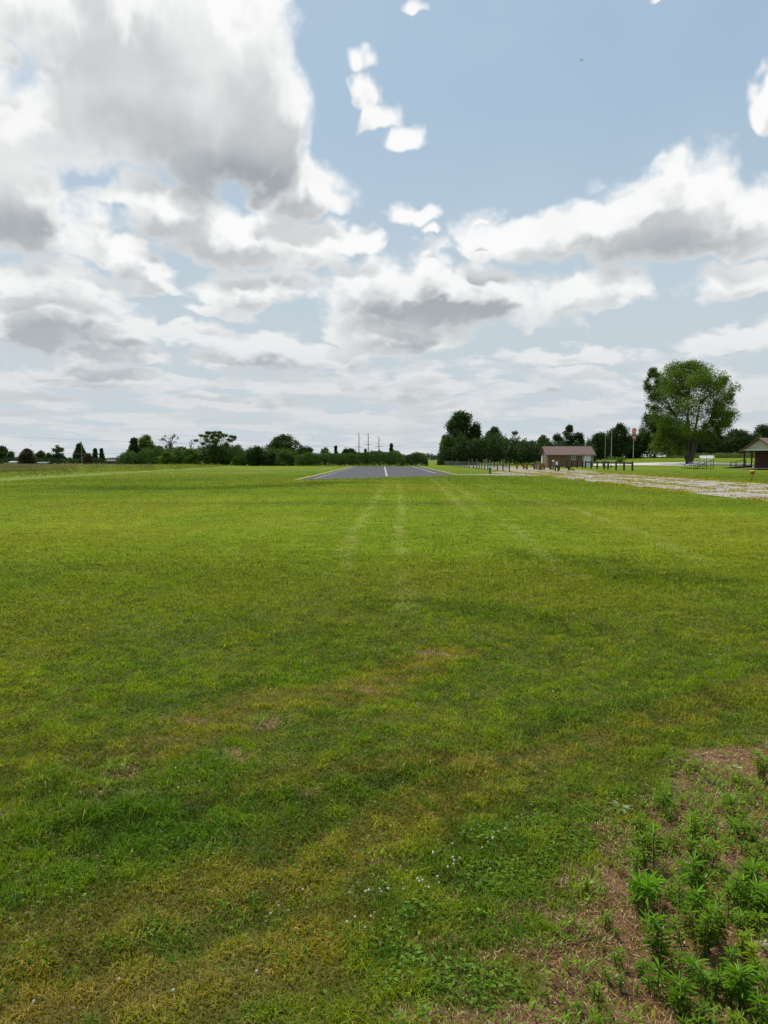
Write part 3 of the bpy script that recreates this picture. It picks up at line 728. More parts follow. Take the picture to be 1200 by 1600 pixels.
BIG = [
    (1105, 1500, 76, 'largest bushy dark green weed clump on the bare soil', .05, 9, 0),
    (1030, 1520, 68, 'tall single weed shoot standing left of the largest clump', .018, 3, 0),
    (1060, 1442, 62, 'paired weed shoots with drooping leaves just behind the largest clump', .035, 3, 0),
    (1004, 1432, 48, 'short spiky weed clump left of the paired shoots', .035, 4, 0),
    (1021, 1362, 54, 'upright weed with curled side leaves beside pale fallen stems', .012, 2, 0),
    (993, 1368, 32, 'small bright shoot left of the upright curled weed', 0, 1, .1),
    (1035, 1276, 36, 'slim straight shoot at the near edge of the straw strip', 0, 1, .05),
    (1081, 1404, 56, 'tall weed shoot with arching blades above the paired shoots', .012, 2, 0),
    (1080, 1338, 52, 'broad dark weed clump in the middle of the leafy patch', .05, 5, 0),
    (1098, 1358, 40, 'fanned weed leaves just in front of the broad dark clump', .04, 4, 0),
    (1163, 1502, 40, 'yellow flat topped weed on thin bare stems', .02, 5, .85),
    (1186, 1222, 42, 'yellow tipped bushy weed standing on the far straw strip', .02, 4, .5),
    (1155, 1234, 28, 'small yellow weed beside the pale wood chip', .012, 3, .7),
    (1145, 1434, 58, 'tall leafy weed clump behind the yellow flat topped weed', .035, 5, .05),
    (1170, 1402, 42, 'dark shoot growing over a brown hollow near the frame edge', .02, 3, 0),
    (1184, 1436, 48, 'bright green clump at the frame edge above the pale stone', .03, 4, .1),
    (1157, 1457, 26, 'short starry weed right behind the yellow flat topped weed', .008, 2, .15),
    (1188, 1460, 30, 'short starry weed just above the pale stone', .01, 2, .15),
    (1060, 1537, 42, 'narrow bright shoot in front of the largest clump', .008, 2, .1),
    (1084, 1543, 36, 'narrow shoot with browned lower leaves in front of the largest clump', .012, 2, .1),
    (1136, 1530, 40, 'leaning dark shoot below the yellow flat topped weed', .006, 1, 0),
    (1180, 1538, 30, 'single pale green shoot below the pale stone', .004, 1, .15),
    (1067, 1582, 46, 'wide weed shoot low in the corner patch, dark beneath', .02, 3, 0),
    (1120, 1567, 40, 'shaded two stemmed shoot in the lower weed patch', .012, 2, 0),
    (1150, 1575, 42, 'upright shoot beside the shaded two stemmed one', .018, 3, .05),
    (1190, 1590, 62, 'bushy weed filling the very bottom corner', .04, 6, .05),
    (1028, 1560, 40, 'thin weed shoot left of the wide low one', .015, 2, .1),
    (970, 1550, 26, 'small spreading weed alone at the left of the straw patch', .02, 3, .1),
    (945, 1453, 20, 'little forked sprout on the brown straw', .01, 2, .1),
    (962, 1468, 15, 'smallest sprout on the brown straw beside the forked one', .01, 1, .1),
    (1172, 1384, 34, 'pale shoot above the brown hollow', .01, 2, .15),
    (1095, 1604, 28, 'cropped weed tip rising at the bottom edge', .02, 3, .1),
]
for b_ in BIG: weed(b_[0], b_[1], b_[2], b_[3], b_[4], b_[5], b_[6])
sm = 0
rs = np.random.default_rng(21)
while sm < 54:
    px_, py_ = rs.uniform(1000, 1235), rs.uniform(1262, 1420)
    if sm >= 46: px_, py_ = rs.uniform(880, 1235), rs.uniform(1500, 1620)
    if any(abs(px_ - b_[0]) < 9 and abs(py_ - b_[1]) < 9 for b_ in BIG): continue
    weed(px_, py_, rs.uniform(12, 27), 'small leafy green shoot among many like it in the weedy corner', .02, int(rs.integers(1, 4)), rs.uniform(0, .25), group='small leafy shoots filling the weedy corner'); sm += 1

# mullein rosette with big pale leaves
g_ = G(968, 1268); root = thing('mullein', 'pale broad leaved rosette at the edge of lawn and straw', 'weed', g_)
VV, FF, CC = [], [], []; o_ = 0
for k in range(9):
    a_ = k * 2.4; L_ = rng.uniform(.04, .08); w_ = L_ * .33; el_ = rng.uniform(.3, 1.1); pts = []
    for j in range(7):
        t_ = j / 6; r_ = L_ * t_; zc_ = L_ * (math.sin(el_) * t_ - .5 * t_ * t_); ww = w_ * .5 * math.sin(math.pi * min(1, t_ * .9 + .08)) ** .8
        for s_ in (-1, 0, 1): pts.append((math.cos(a_) * r_ - math.sin(a_) * ww * s_, math.sin(a_) * r_ + math.cos(a_) * ww * s_, zc_ + abs(s_) * ww * .35 + .004))
    f_ = [(j * 3 + q, j * 3 + q + 1, j * 3 + q + 4, j * 3 + q + 3) for j in range(6) for q in range(2)]
    VV.append(np.array(pts)); FF.append(np.array(f_) + o_); CC.append(np.tile(np.array([.14, .21, .085]) * rng.uniform(.85, 1.15), (len(pts), 1))); o_ += len(pts)
link('leaves', npmesh('leaves', np.concatenate(VV), np.concatenate(FF), np.concatenate(CC), True), leafmat('mullein_leaf', .2, .03), root)

# stones, chip and sticks on the soil
M_STONE = solid('pale_stone', (.50, .44, .36), .85, .2, 30, bump=.5, bscale=60)
def stone(px, py, sx, sy, sz, label, name='stone', rz=0):
    import bmesh
    bm = bmesh.new(); bmesh.ops.create_icosphere(bm, subdivisions=3, radius=1)
    for v in bm.verts:
        q = v.co; k_ = 1 + .35 * (float(vn(np.array([q.x * 1.7 + px]), np.array([q.y * 1.7 + q.z * 2 + py]))[0]) - .5)
        v.co = Vector((q.x * sx * k_, q.y * sy * k_, max(q.z, -.4) * sz * k_))
    me = bpy.data.meshes.new(name); bm.to_mesh(me); bm.free()
    for p_ in me.polygons: p_.use_smooth = True
    o_ = link(name, me, M_STONE); o_.location = G(px, py) + Vector((0, 0, sz * .3)); o_.rotation_euler = (.1, .15, rz)
    tag(o_, label, name.replace('_', ' '))
stone(1196, 1476, .024, .015, .009, 'flat pale stone on straw near the yellow flat topped weed', 'stone', .3)
stone(1152, 1200, .030, .012, .006, 'long pale wood chip on the far straw strip', 'wood_chip', -.3)
stone(1103, 1221, .012, .010, .007, 'small round pale pebble on the far straw strip', 'pebble')
stone(1023, 1389, .013, .010, .008, 'small tan pebble between weed shoots', 'pebble')
def twig(a_, b_, label):
    A_ = G(*a_); B_ = G(*b_); pts = []
    for k in range(6):
        q = A_.lerp(B_, k / 5); q.z = float(tz(q.x, q.y)) + .008 + .006 * math.sin(k * 2.1); q.y += .01 * math.sin(k * 1.7); pts.append(q)
    tag(MB().tube(pts, [.003, .0028, .0025, .0022, .0018, .001], 6).build('twig', M_DEADWOOD), label, 'twig', 'dead stems lying on the straw')
twig((1020, 1238), (1150, 1224), 'long grey dead stem lying along the front of the straw strip')
twig((1085, 1184), (1185, 1182), 'thin dead stem along the back of the straw strip')
twig((1115, 1232), (1180, 1216), 'short dead stem beside the small yellow weed')
twig((1028, 1362), (1062, 1342), 'bent pale dead stem beside the upright curled weed')

# ------------------------------------------------------------------ weeds in the unmown field
n = 60000
y = np.sqrt(rng.uniform(38 ** 2, 150 ** 2, n)); x = LX - .3 - np.abs(rng.normal(0, 1, n)) * 10 - rng.uniform(0, 6, n) + .6 * (fbm(np.zeros(n), y * .3, 57) - .5)
k = x > -.66 * y - 3; x, y = x[k], y[k]; n = len(x)
big = sst(.5, .75, fbm(x * .35, y * .35, 111, 3)); h = (.2 + .85 * big * rng.uniform(.4, 1.2, n)) * (1 - .78 * sst(-42, -50, x + (y - 100) * .05) ) * (1 - .5 * sst(80, 130, y))
P = np.stack([x + rng.normal(0, .1, n), y + rng.normal(0, .1, n), tz(x, y) + rng.uniform(0, 1, n) * h], 1)
a_ = rng.uniform(0, 6.28, n); T = unit(np.stack([np.cos(a_), np.sin(a_), rng.uniform(.2, 1.5, n)], 1)); N = unit(rng.normal(0, 1, (n, 3)) + [0, 0, .6])
c = np.tile([.215, .285, .022], (n, 1)) * rng.normal(1, .28, (n, 1)).clip(.4, 1.7)
yl = rng.uniform(0, 1, n) < .3; c[yl] = [.36, .34, .06]; br = rng.uniform(0, 1, n) < .16; c[br] = [.19, .13, .06]; dk = fbm(x * .5, y * .5, 117, 2) > .6; c[dk] *= .55
V, F, C = rhombs(P, T, N, rng.uniform(.08, .24, n), rng.uniform(.03, .08, n), c)
tag(link('field_weeds', npmesh('field_weeds', V, F, C), M_WEED), 'uneven green weeds along the edge of the unmown field', 'weeds', kind='stuff')
# tan seed-head grass behind
n = 60000; y = rng.uniform(50, 178, n); x = rng.uniform(-1, 0, n) * (y * .62 - 38) - 38; k = (x > -.62 * y) & (x < -36); x, y = x[k], y[k]; n = len(x)
c = np.tile([.34, .26, .13], (n, 1)) * rng.normal(1, .2, (n, 1)).clip(.5, 1.5); gg = fbm(x * .1, y * .1, 121) > .52; c[gg] = c[gg] * [.62, .85, .45]
V, F, C = blades(x, y, rng.uniform(.2, .5, n), rng.uniform(.06, .12, n), rng.uniform(0, .5, n), c, 1)
tag(link('field_grass', npmesh('field_grass', V, F, C), M_STRAW), 'tan seed heads of tall unmown grass behind the weeds', 'tall grass', kind='stuff')

# yellow vegetation in the joints of the concrete strip
jx, jy = [], []
for yy in np.arange(16, 84, 3.1):
    m_ = 1000; jx.append(rng.uniform(TX0, TX1 + .4, m_)); jy.append(yy + rng.normal(0, .13, m_) + .5 * (fbm(jx[-1] * .5, np.full(m_, yy), 131) - .5))
for xx in (TX0 - .15, TX0 + .1, 18.0, 21.3, TX1 + .1, TX1 + .35, TX1 + .7):
    m_ = 5200; jy.append(rng.uniform(15, 92, m_)); jx.append(xx + rng.normal(0, .16, m_) + .8 * (fbm(np.full(m_, xx), jy[-1] * .3, 133) - .5))
m_ = 9000; jx.append(rng.uniform(TX1 - .6, TX1 + 1.4, m_)); jy.append(rng.uniform(15, 92, m_))
m_ = 5000; jx.append(rng.uniform(13, 26, m_)); jy.append(rng.uniform(76, 100, m_))
x = np.concatenate(jx); y = np.concatenate(jy); k = fbm(x * .6, y * .6, 135, 3) > .44; x, y = x[k], y[k]; n = len(x)
c = np.where(rng.uniform(0, 1, n)[:, None] < .62, np.array([[.50, .38, .03]]), np.array([[.17, .20, .03]])) * rng.normal(1, .22, (n, 1)).clip(.5, 1.5)
V, F, C = blades(x, y, rng.uniform(.03, .11, n), rng.uniform(.03, .08, n), rng.uniform(0, 1.3, n), c, 1, tz(x, y) + .012)
tag(link('joint_weeds', npmesh('joint_weeds', V, F, C), M_WEED), 'yellow and green weeds growing in the joints of the concrete strip', 'weeds', kind='stuff')

# ------------------------------------------------------------------ trees
def env(shape, t_):
    if shape == 'round': return np.sqrt(np.clip(1 - (2 * t_ - .96) ** 2, 0.02, 1))
    if shape == 'cone': return np.clip(1.02 - t_, .03, 1) ** .85
    if shape == 'vase': return np.clip(t_ * 1.5, .18, 1) ** .8 * np.sqrt(np.clip(1.04 - t_ ** 3, .05, 1))
    if shape == 'flat': return np.clip(np.where(t_ < .62, .35 + t_ * 1.05, 1 - (t_ - .62) * 1.9), .05, 1)
    if shape == 'column': return np.clip(1.08 - np.abs(2 * t_ - .9) ** 3, .15, 1)
    if shape == 'dome': return np.sqrt(np.clip(1 - t_ ** 2.2, .03, 1))
    return np.ones_like(t_)
def foliage(cx, cy, z0, z1, rad, shape, n, leaf, col, seed, lobes=26, airy=0.0, depth_k=.8, lobe_r=.30):
    r_ = np.random.default_rng(seed)
    H = z1 - z0
    t_ = r_.uniform(.02, .99, lobes); an = r_.uniform(0, 6.28, lobes)
    LR = np.minimum(rad, H * .5) * lobe_r * r_.uniform(.55, 1.35, lobes)
    rr = np.maximum(rad * env(shape, t_) - LR * .75, 0) * np.sqrt(r_.uniform(.12, 1, lobes))
    LC = np.stack([cx + rr * np.cos(an), cy + rr * np.sin(an) * depth_k, z0 + H * t_], 1)
    LC[:, 2] = np.minimum(LC[:, 2], z1 - LR * .7); LC[:, 2] = np.maximum(LC[:, 2], z0 + LR * .4)
    wgt = LR ** 1.8; wgt = wgt / wgt.sum(); li = r_.choice(lobes, n, p=wgt)
    d = unit(r_.normal(0, 1, (n, 3))); rad_ = LR[li] * r_.uniform(0, 1, n) ** (.42 if airy < .5 else .6) * (1 + .25 * (fbm(d[:, 0] * 3 + li, d[:, 2] * 3 + d[:, 1] * 2, seed % 97) - .5) * 2)
    sq = np.array([1, 1, .42 if shape == 'flat' else .8])
    P = LC[li] + d * rad_[:, None] * sq
    core = r_.uniform(0, 1, n) < .34 * (1 - airy) ** 1.5          # inner leaves fill the crown
    m = core.sum(); tt = r_.uniform(.03, .93, m); aa = r_.uniform(0, 6.28, m); q = rad * env(shape, tt) * .80 * np.sqrt(r_.uniform(0, 1, m))
    P[core] = np.stack([cx + q * np.cos(aa), cy + q * np.sin(aa) * depth_k, z0 + H * .96 * tt], 1)
    # stray twigs beyond the outline
    st = r_.uniform(0, 1, n) < .07; P[st] += d[st] * (LR[li[st]] * r_.uniform(.1, .45, st.sum()))[:, None]
    T = unit(r_.normal(0, 1, (n, 3)) + d * .5 + [0, 0, -.1]); N = unit(d + r_.normal(0, .75, (n, 3)) + [0, 0, .35])
    lobe_v = r_.normal(1, .2, lobes).clip(.6, 1.5)[li]
    c = np.tile(col, (n, 1)) * (lobe_v * r_.normal(1, .18, n).clip(.5, 1.6))[:, None]
    c[:, 0] *= r_.uniform(.8, 1.35, n)
    V, F, C = rhombs(P, T, N, leaf * r_.uniform(.7, 1.4, n), leaf * r_.uniform(.45, .8, n), c, .05)
    V[:, 2] = np.maximum(V[:, 2], z0 - (0 if z0 < .5 else .3) * 0 + .0)
    return V, F, C, LC, LR
def trunkmesh(base, LC, LR, r0, seed, zsplit, limbs=9, lean=(0, 0), twigs=0, n=8):
    r_ = np.random.default_rng(seed); mb = MB(); b = Vector(base); top = Vector((b.x + lean[0], b.y + lean[1], zsplit))
    mid = b.lerp(top, .5) + Vector((r_.normal(0, r0 * .3), 0, 0))
    mb.tube([b - Vector((0, 0, .3)), b + Vector((0, 0, r0 * .4)), mid, top], [r0 * 1.55, r0 * 1.1, r0 * .85, r0 * .68], n)
    idx = np.argsort(-LR)[:limbs]
    for i in idx:
        e = Vector(LC[i]) * 1.0; s_ = b.lerp(top, r_.uniform(.6, 1.0)); 
        if e.z < s_.z + .2: s_ = b.lerp(top, .5)
        m1 = s_.lerp(e, .45) + Vector((0, 0, abs(e.z - s_.z) * .12)) + Vector(r_.normal(0, .04, 3)) * (e - s_).length
        mb.tube([s_, m1, e], [r0 * .42, r0 * .25, r0 * .08], 6, cap=False)
        for k in range(twigs):
            d_ = Vector(r_.normal(0, 1, 3)); d_.z = abs(d_.z) * .9 + .2; d_.normalize()
            q = m1.lerp(e, r_.uniform(.2, 1)); L_ = LR[i] * r_.uniform(.8, 1.5)
            mb.tube([q, q + d_ * L_ * .5 + Vector(r_.normal(0, .05, 3)) * L_, q + d_ * L_], [r0 * .09, r0 * .055, r0 * .02], 4, cap=False)
    return mb
TN = [0]
def tree(name, label, cat, px, ytop, wpx, depth, shape='round', cb=.2, col=(.035, .075, .016), n=2600, leaf=.34, airy=0, group=None, lobes=26, trunk=None, seed=None, bark=None, twigs=0, dk=.8, lobe_r=.30):
    TN[0] += 1; seed = seed or TN[0] * 13 + 5
    x = XD(px, depth); zb = float(tz(x, depth)); zt = ZD(ytop, depth); H = max(zt - zb, .4); rad = wpx / 2 / FPX * depth
    root = thing(name, label, cat, (x, depth, zb), 0, group)
    V, F, C, LC, LR = foliage(0, 0, H * cb if cb > 0 else .02, H, rad, shape, n, leaf, col, seed, lobes, airy, dk, lobe_r)
    r0 = trunk if trunk else max(.05, .022 * H + .012 * rad)
    tm = trunkmesh((0, 0, 0), LC, LR, r0, seed, H * max(cb + .12, .28), limbs=min(lobes, 10), twigs=twigs, n=7)
    tm.build('trunk', bark or M_BARK, root)
    link('crown', npmesh('crown', V, F, C), M_LEAF, root)
    return root
DG = (.034, .072, .013); MG = (.056, .112, .016); LG = (.092, .165, .018); BG = (.040, .075, .022); BR = (.060, .058, .024)
T = 'tree'; B = 'shrub'
GL = 'trees beyond the unmown field'; GM = 'bushes and trees behind the runway'; GR = 'trees of the dark clump beyond the fence'; GW = 'trees along the right hand woodland edge'
rows = [
 # name, label, cat, px, ytop, w, depth, shape, cb, col, n, leaf, airy, group
 ('broadleaf_tree', 'dark twin crowned tree at the far left end of the tree line', T, 3, 698, 26, 205, 'round', .15, DG, 1800, .40, 0, GL),
 ('broadleaf_tree', 'narrow tree just right of the twin crowned one above the white shed', T, 19, 706, 13, 207, 'round', .1, MG, 700, .36, .3, GL),
 ('bush', 'broad brownish green bush right of the white shed', B, 44, 702, 32, 195, 'dome', 0, BR, 2200, .36, 0, GL),
 ('broadleaf_tree', 'small rounded grey green tree between brownish bush and pale airy tree', T, 65, 705, 17, 215, 'round', .2, BG, 900, .36, .4, GL),
 ('broadleaf_tree', 'pale airy tree with a tall open crown in the left tree line', T, 92, 696, 20, 205, 'column', .12, (.060, .095, .035), 1300, .36, .7, GL),
 ('bush', 'low tree against the left side of the pale airy tree', B, 78, 708, 14, 204, 'round', .05, MG, 800, .34, .4, GL),
 ('conifer', 'dark broad cone shaped tree behind the utility pole', T, 126, 693, 34, 210, 'cone', .03, DG, 2400, .38, 0, GL),
 ('bush', 'brownish shrub standing in front of the utility pole', B, 138, 709, 17, 176, 'column', 0, BR, 1200, .26, .2, GL),
 ('conifer', 'dark two pointed evergreen right of the utility pole', T, 150, 701, 14, 208, 'cone', .03, DG, 1200, .36, 0, GL),
 ('conifer', 'narrow pointed evergreen at the right of the two pointed one', T, 160, 701, 13, 209, 'cone', .03, DG, 1000, .36, 0, GL),
 ('conifer', 'tall dark feathery tree beginning the thick middle tree group', T, 211, 685, 36, 172, 'cone', .02, DG, 3000, .32, 0, GM),
 ('broadleaf_tree', 'light green rounded tree behind the dark feathery one', T, 230, 681, 26, 182, 'round', .1, LG, 2400, .34, .1, GM),
 ('broadleaf_tree', 'dark lower tree filling the gap right of the light green tree', T, 245, 697, 30, 178, 'round', 0, DG, 2200, .33, 0, GM),
 ('dying_tree', 'half bare vase shaped tree with grey branches above the bushes', T, 266, 677, 38, 184, 'vase', .40, (.05, .075, .035), 620, .30, .9, GM),
 ('bush', 'light green bush under the half bare vase shaped tree', B, 262, 705, 26, 165, 'dome', 0, LG, 1800, .28, 0, GM),
 ('bush', 'dark bush behind the light green one, below the bare branches', B, 285, 699, 30, 176, 'dome', 0, DG, 1900, .30, 0, GM),
 ('bush', 'bright green bush left of the wide flat crowned tree', B, 300, 702, 30, 166, 'dome', 0, LG, 2000, .28, 0, GM),
 ('dying_tree', 'small leafless sapling beside the wide flat crowned tree', T, 300, 686, 16, 178, 'vase', .5, MG, 60, .25, .9, GM),
 ('flat_crowned_tree', 'wide flat crowned tree with layered feathery foliage', T, 338, 674, 66, 170, 'flat', .38, (.060, .110, .022), 3600, .28, .45, GM),
 ('bush', 'dark thicket under the flat crowned tree', B, 340, 699, 58, 171, 'dome', 0, DG, 3200, .30, 0, GM),
 ('bush', 'dark mound sloping down right of the flat crowned tree', B, 370, 696, 30, 180, 'dome', 0, DG, 2000, .32, 0, GM),
 ('bush', 'small pale bush in front of the dark thicket', B, 374, 711, 24, 160, 'dome', 0, MG, 1200, .24, 0, GM),
 ('bush', 'dark round bush standing at the corner of the unmown field', B, 399, 697, 34, 158, 'round', 0, DG, 3000, .26, 0, GM),
 ('broadleaf_tree', 'large rounded dark tree rising over the left end of the hedge', T, 443, 679, 50, 175, 'round', .15, DG, 4200, .32, 0, GM),
 ('bush', 'bright bush below the large rounded tree', B, 446, 704, 34, 157, 'dome', 0, MG, 2200, .25, 0, GM),
 ('bush', 'dark bush between round corner bush and bright bush', B, 424, 706, 26, 158, 'dome', 0, DG, 1600, .25, 0, GM),
 ('bush', 'sloping dark shrub right of the large rounded tree', B, 478, 697, 34, 170, 'dome', 0, DG, 2200, .30, 0, GM),
 ('broadleaf_tree', 'small crown poking up behind the hedge near the sloping shrub', T, 508, 699, 18, 195, 'round', .1, MG, 900, .34, 0, GM),
 ('spruce', 'small dark spruce tip behind the hedge left of the utility poles', T, 525, 697, 11, 196, 'cone', .02, DG, 900, .32, 0, GM),
 ('broadleaf_tree', 'low dome of leaves behind the hedge below the first utility pole', T, 547, 701, 36, 190, 'dome', 0, DG, 2000, .34, 0, GM),
 ('spruce', 'tiny spruce tip between the first two utility poles', T, 571, 702, 9, 200, 'cone', .02, DG, 700, .30, 0, GM),
 ('spruce', 'solitary pointed spruce rising above the hedge right of the poles', T, 611.5, 692, 14, 172, 'cone', .02, DG, 1500, .24, 0, GM),
 ('broadleaf_tree', 'bright green leaning tree at the left edge of the dark clump', T, 697, 679, 28, 176, 'dome', 0, (.065, .125, .020), 3200, .32, 0, GR),
 ('broadleaf_tree', 'tallest dark tree of the clump with a heavy rounded head', T, 719, 643, 42, 183, 'round', .33, DG, 4600, .36, .1, GR),
 ('broadleaf_tree', 'dark tree leaning against the right side of the tallest one', T, 743, 659, 32, 182, 'cone', .1, DG, 3400, .36, 0, GR),
 ('broadleaf_tree', 'dense low tree filling the space beneath the tallest dark tree', T, 722, 680, 46, 179, 'dome', 0, DG, 4200, .34, 0, GR),
 ('broadleaf_tree', 'lighter green airy tree in the middle of the clump', T, 772, 668, 32, 186, 'column', .08, (.050, .090, .026), 2600, .34, .4, GR),
 ('broadleaf_tree', 'thin open tree with sparse top at the right of the airy one', T, 804, 674, 22, 190, 'vase', .25, (.055, .095, .03), 1100, .34, .8, GR),
 ('broadleaf_tree', 'low rounded tree right of the sparse topped one', T, 813, 690, 20, 188, 'round', .05, DG, 1500, .34, 0, GR),
 ('broadleaf_tree', 'low rounded tree left of the shed roof', T, 826, 689, 18, 189, 'round', .05, DG, 1400, .34, 0, GR),
 ('broadleaf_tree', 'round open tree above the left end of the shed roof', T, 847, 680, 22, 190, 'round', .15, MG, 1500, .34, .5, GR),
 ('broadleaf_tree', 'round dark tree above the middle of the shed roof', T, 870, 678, 21, 190, 'round', .12, DG, 1700, .34, .1, GR),
 ('broadleaf_tree', 'tallest narrow tree above the shed roof', T, 888, 664, 19, 192, 'column', .1, DG, 1900, .34, .1, GR),
 ('broadleaf_tree', 'rounded tree above the right half of the shed roof', T, 903, 676, 22, 191, 'round', .15, DG, 1700, .34, .2, GR),
 ('broadleaf_tree', 'dark tree behind the pair of flagpoles', T, 937, 676, 34, 200, 'round', .05, DG, 3000, .36, .1, GW),
 ('broadleaf_tree', 'tall dark tree between flagpoles and windsock', T, 966, 661, 36, 202, 'column', .05, DG, 4000, .36, .1, GW),
 ('broadleaf_tree', 'lower dark tree right behind the windsock', T, 992, 680, 34, 206, 'round', 0, DG, 2600, .36, .1, GW),
 ('broadleaf_tree', 'tall dark tree showing left of the great shade tree', T, 1022, 644, 54, 205, 'round', .15, DG, 5200, .38, .15, GW),
 ('broadleaf_tree', 'dark tree behind the trunk of the great shade tree', T, 1056, 668, 50, 210, 'round', 0, DG, 3600, .38, .1, GW),
 ('broadleaf_tree', 'dark tree behind the bleachers', T, 1105, 676, 50, 212, 'round', 0, (.034, .066, .018), 3600, .38, .2, GW),
 ('broadleaf_tree', 'rounded tree between bleachers and pavilion', T, 1148, 671, 44, 212, 'round', 0, (.036, .070, .018), 3400, .38, .2, GW),
 ('broadleaf_tree', 'taller dark tree behind the pavilion roof', T, 1192, 664, 44, 212, 'round', 0, DG, 3600, .38, .1, GW),
 ('young_tree', 'small young light green tree beside the pale drive', T, 968.5, 714.5, 14, 150, 'round', .35, LG, 420, .18, .3, GW),
]
for r_ in rows:
    tree(*r_[:8], shape=r_[7], cb=r_[8], col=r_[9], n=r_[10], leaf=r_[11], airy=r_[12], group=r_[13], twigs=(5 if r_[0] == 'dying_tree' else 1 if r_[12] > .6 else 0),
         bark=M_DEADWOOD if r_[0] == 'dying_tree' else None, lobes=(44 if r_[4] > 480 else 30 if r_[6] > 3 else 20)) if False else \
    tree(r_[0], r_[1], r_[2], r_[3], r_[4], r_[5] * (1.22 if r_[13] in (GR, GW, GM) and r_[12] < .8 and 'spruce' not in r_[0] else 1.1), r_[6], r_[7], r_[8], r_[9], int(r_[10] * (2.6 if r_[12] < .8 else 1)), r_[11], r_[12], r_[13],
         lobes=(60 if r_[0] in ('spruce', 'conifer') else 64 if r_[0] == 'flat_crowned_tree' else 40 if r_[5] > 30 else 26), lobe_r=(.22 if r_[0] in ('spruce', 'conifer') else .18 if r_[0] in ('flat_crowned_tree', 'dying_tree') else .34),
         bark=M_DEADWOOD if r_[0] == 'dying_tree' else None, twigs=(8 if r_[0] == 'dying_tree' else 0))

# great shade tree (maple) on the right
D_M = 150.0; mx = XD(1076, D_M); mz = float(tz(mx, D_M))
root = thing('shade_tree', 'great spreading green shade tree standing alone beside the drive', 'tree', (mx, D_M, mz))
ZT = ZD(563, D_M) - mz; ZB = ZD(690, D_M) - mz
V1, F1, C1, LC1, LR1 = foliage(0, 0, ZB, ZT, 9.5, 'round', 50000, .26, (.098, .175, .014), 501, 115, .2, .85, .205)
k_ = LC1[:, 2]
# low skirt on the left, shoots on the upper left
V2, F2, C2, LC2, LR2 = foliage(-4.6, .5, ZD(712, D_M) - mz, ZB + 3.0, 4.6, 'dome', 7000, .26, (.088, .158, .016), 503, 34, .42, .8, .25)
V3, F3, C3, LC3, LR3 = foliage(-7.4, .3, ZD(640, D_M) - mz, ZD(574, D_M) - mz, 1.9, 'column', 4500, .26, (.08, .145, .022), 505, 20, .5, .8, .35)
V4, F4, C4, LC4, LR4 = foliage(6.6, .2, ZD(668, D_M) - mz, ZD(588, D_M) - mz, 2.9, 'round', 7000, .26, (.105, .185, .018), 507, 24, .45, .8, .28)
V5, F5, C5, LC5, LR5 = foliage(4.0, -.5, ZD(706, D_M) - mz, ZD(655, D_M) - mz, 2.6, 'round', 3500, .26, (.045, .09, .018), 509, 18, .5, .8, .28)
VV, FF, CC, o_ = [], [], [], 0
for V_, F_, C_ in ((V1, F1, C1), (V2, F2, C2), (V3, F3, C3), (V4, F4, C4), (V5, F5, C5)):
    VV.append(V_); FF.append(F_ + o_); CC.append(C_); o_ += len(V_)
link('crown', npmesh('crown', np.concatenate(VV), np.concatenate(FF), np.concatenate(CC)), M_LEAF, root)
LCa = np.concatenate([LC1, LC2, LC3, LC4, LC5]); LRa = np.concatenate([LR1, LR2, LR3, LR4, LR5])
r_ = np.random.default_rng(77); mb = MB()
zf = 1.6
mb.tube([(0, 0, -.4), (0, 0, .15), (.02, 0, zf)], [1.0, .72, .60], 14)
stems = [((-.42, 0, zf * .5), (-1.3, .1, 5.0), (-2.9, .2, 9.5)), ((-.1, .1, zf * .6), (-.3, .2, 5.6), (-.5, .3, 12.5)), ((.3, 0, zf * .5), (.75, -.1, 5.2), (1.7, 0, 11.5)), ((.45, .1, zf * .45), (1.6, .2, 4.8), (4.2, .3, 9.0))]
tips = []
for a1, a2, a3 in stems:
    mb.tube([a1, (Vector(a1) + Vector(a2)) / 2 + Vector((0, 0, .1)), a2, (Vector(a2) + Vector(a3)) / 2, a3], [.42, .38, .30, .2, .09], 9)
    tips += [Vector(a2), (Vector(a2) + Vector(a3)) / 2, Vector(a3)]
for i in range(len(LCa)):
    e = Vector(LCa[i])
    s_ = min(tips, key=lambda q: (q - e).length + (4 if q.z > e.z + .5 else 0)); m1 = s_.lerp(e, .5) + Vector(r_.normal(0, .25, 3)) + Vector((0, 0, .3))
    mb.tube([s_, m1, e], [.065, .04, .015], 5, cap=False)
mb.build('trunk', M_BARK, root)

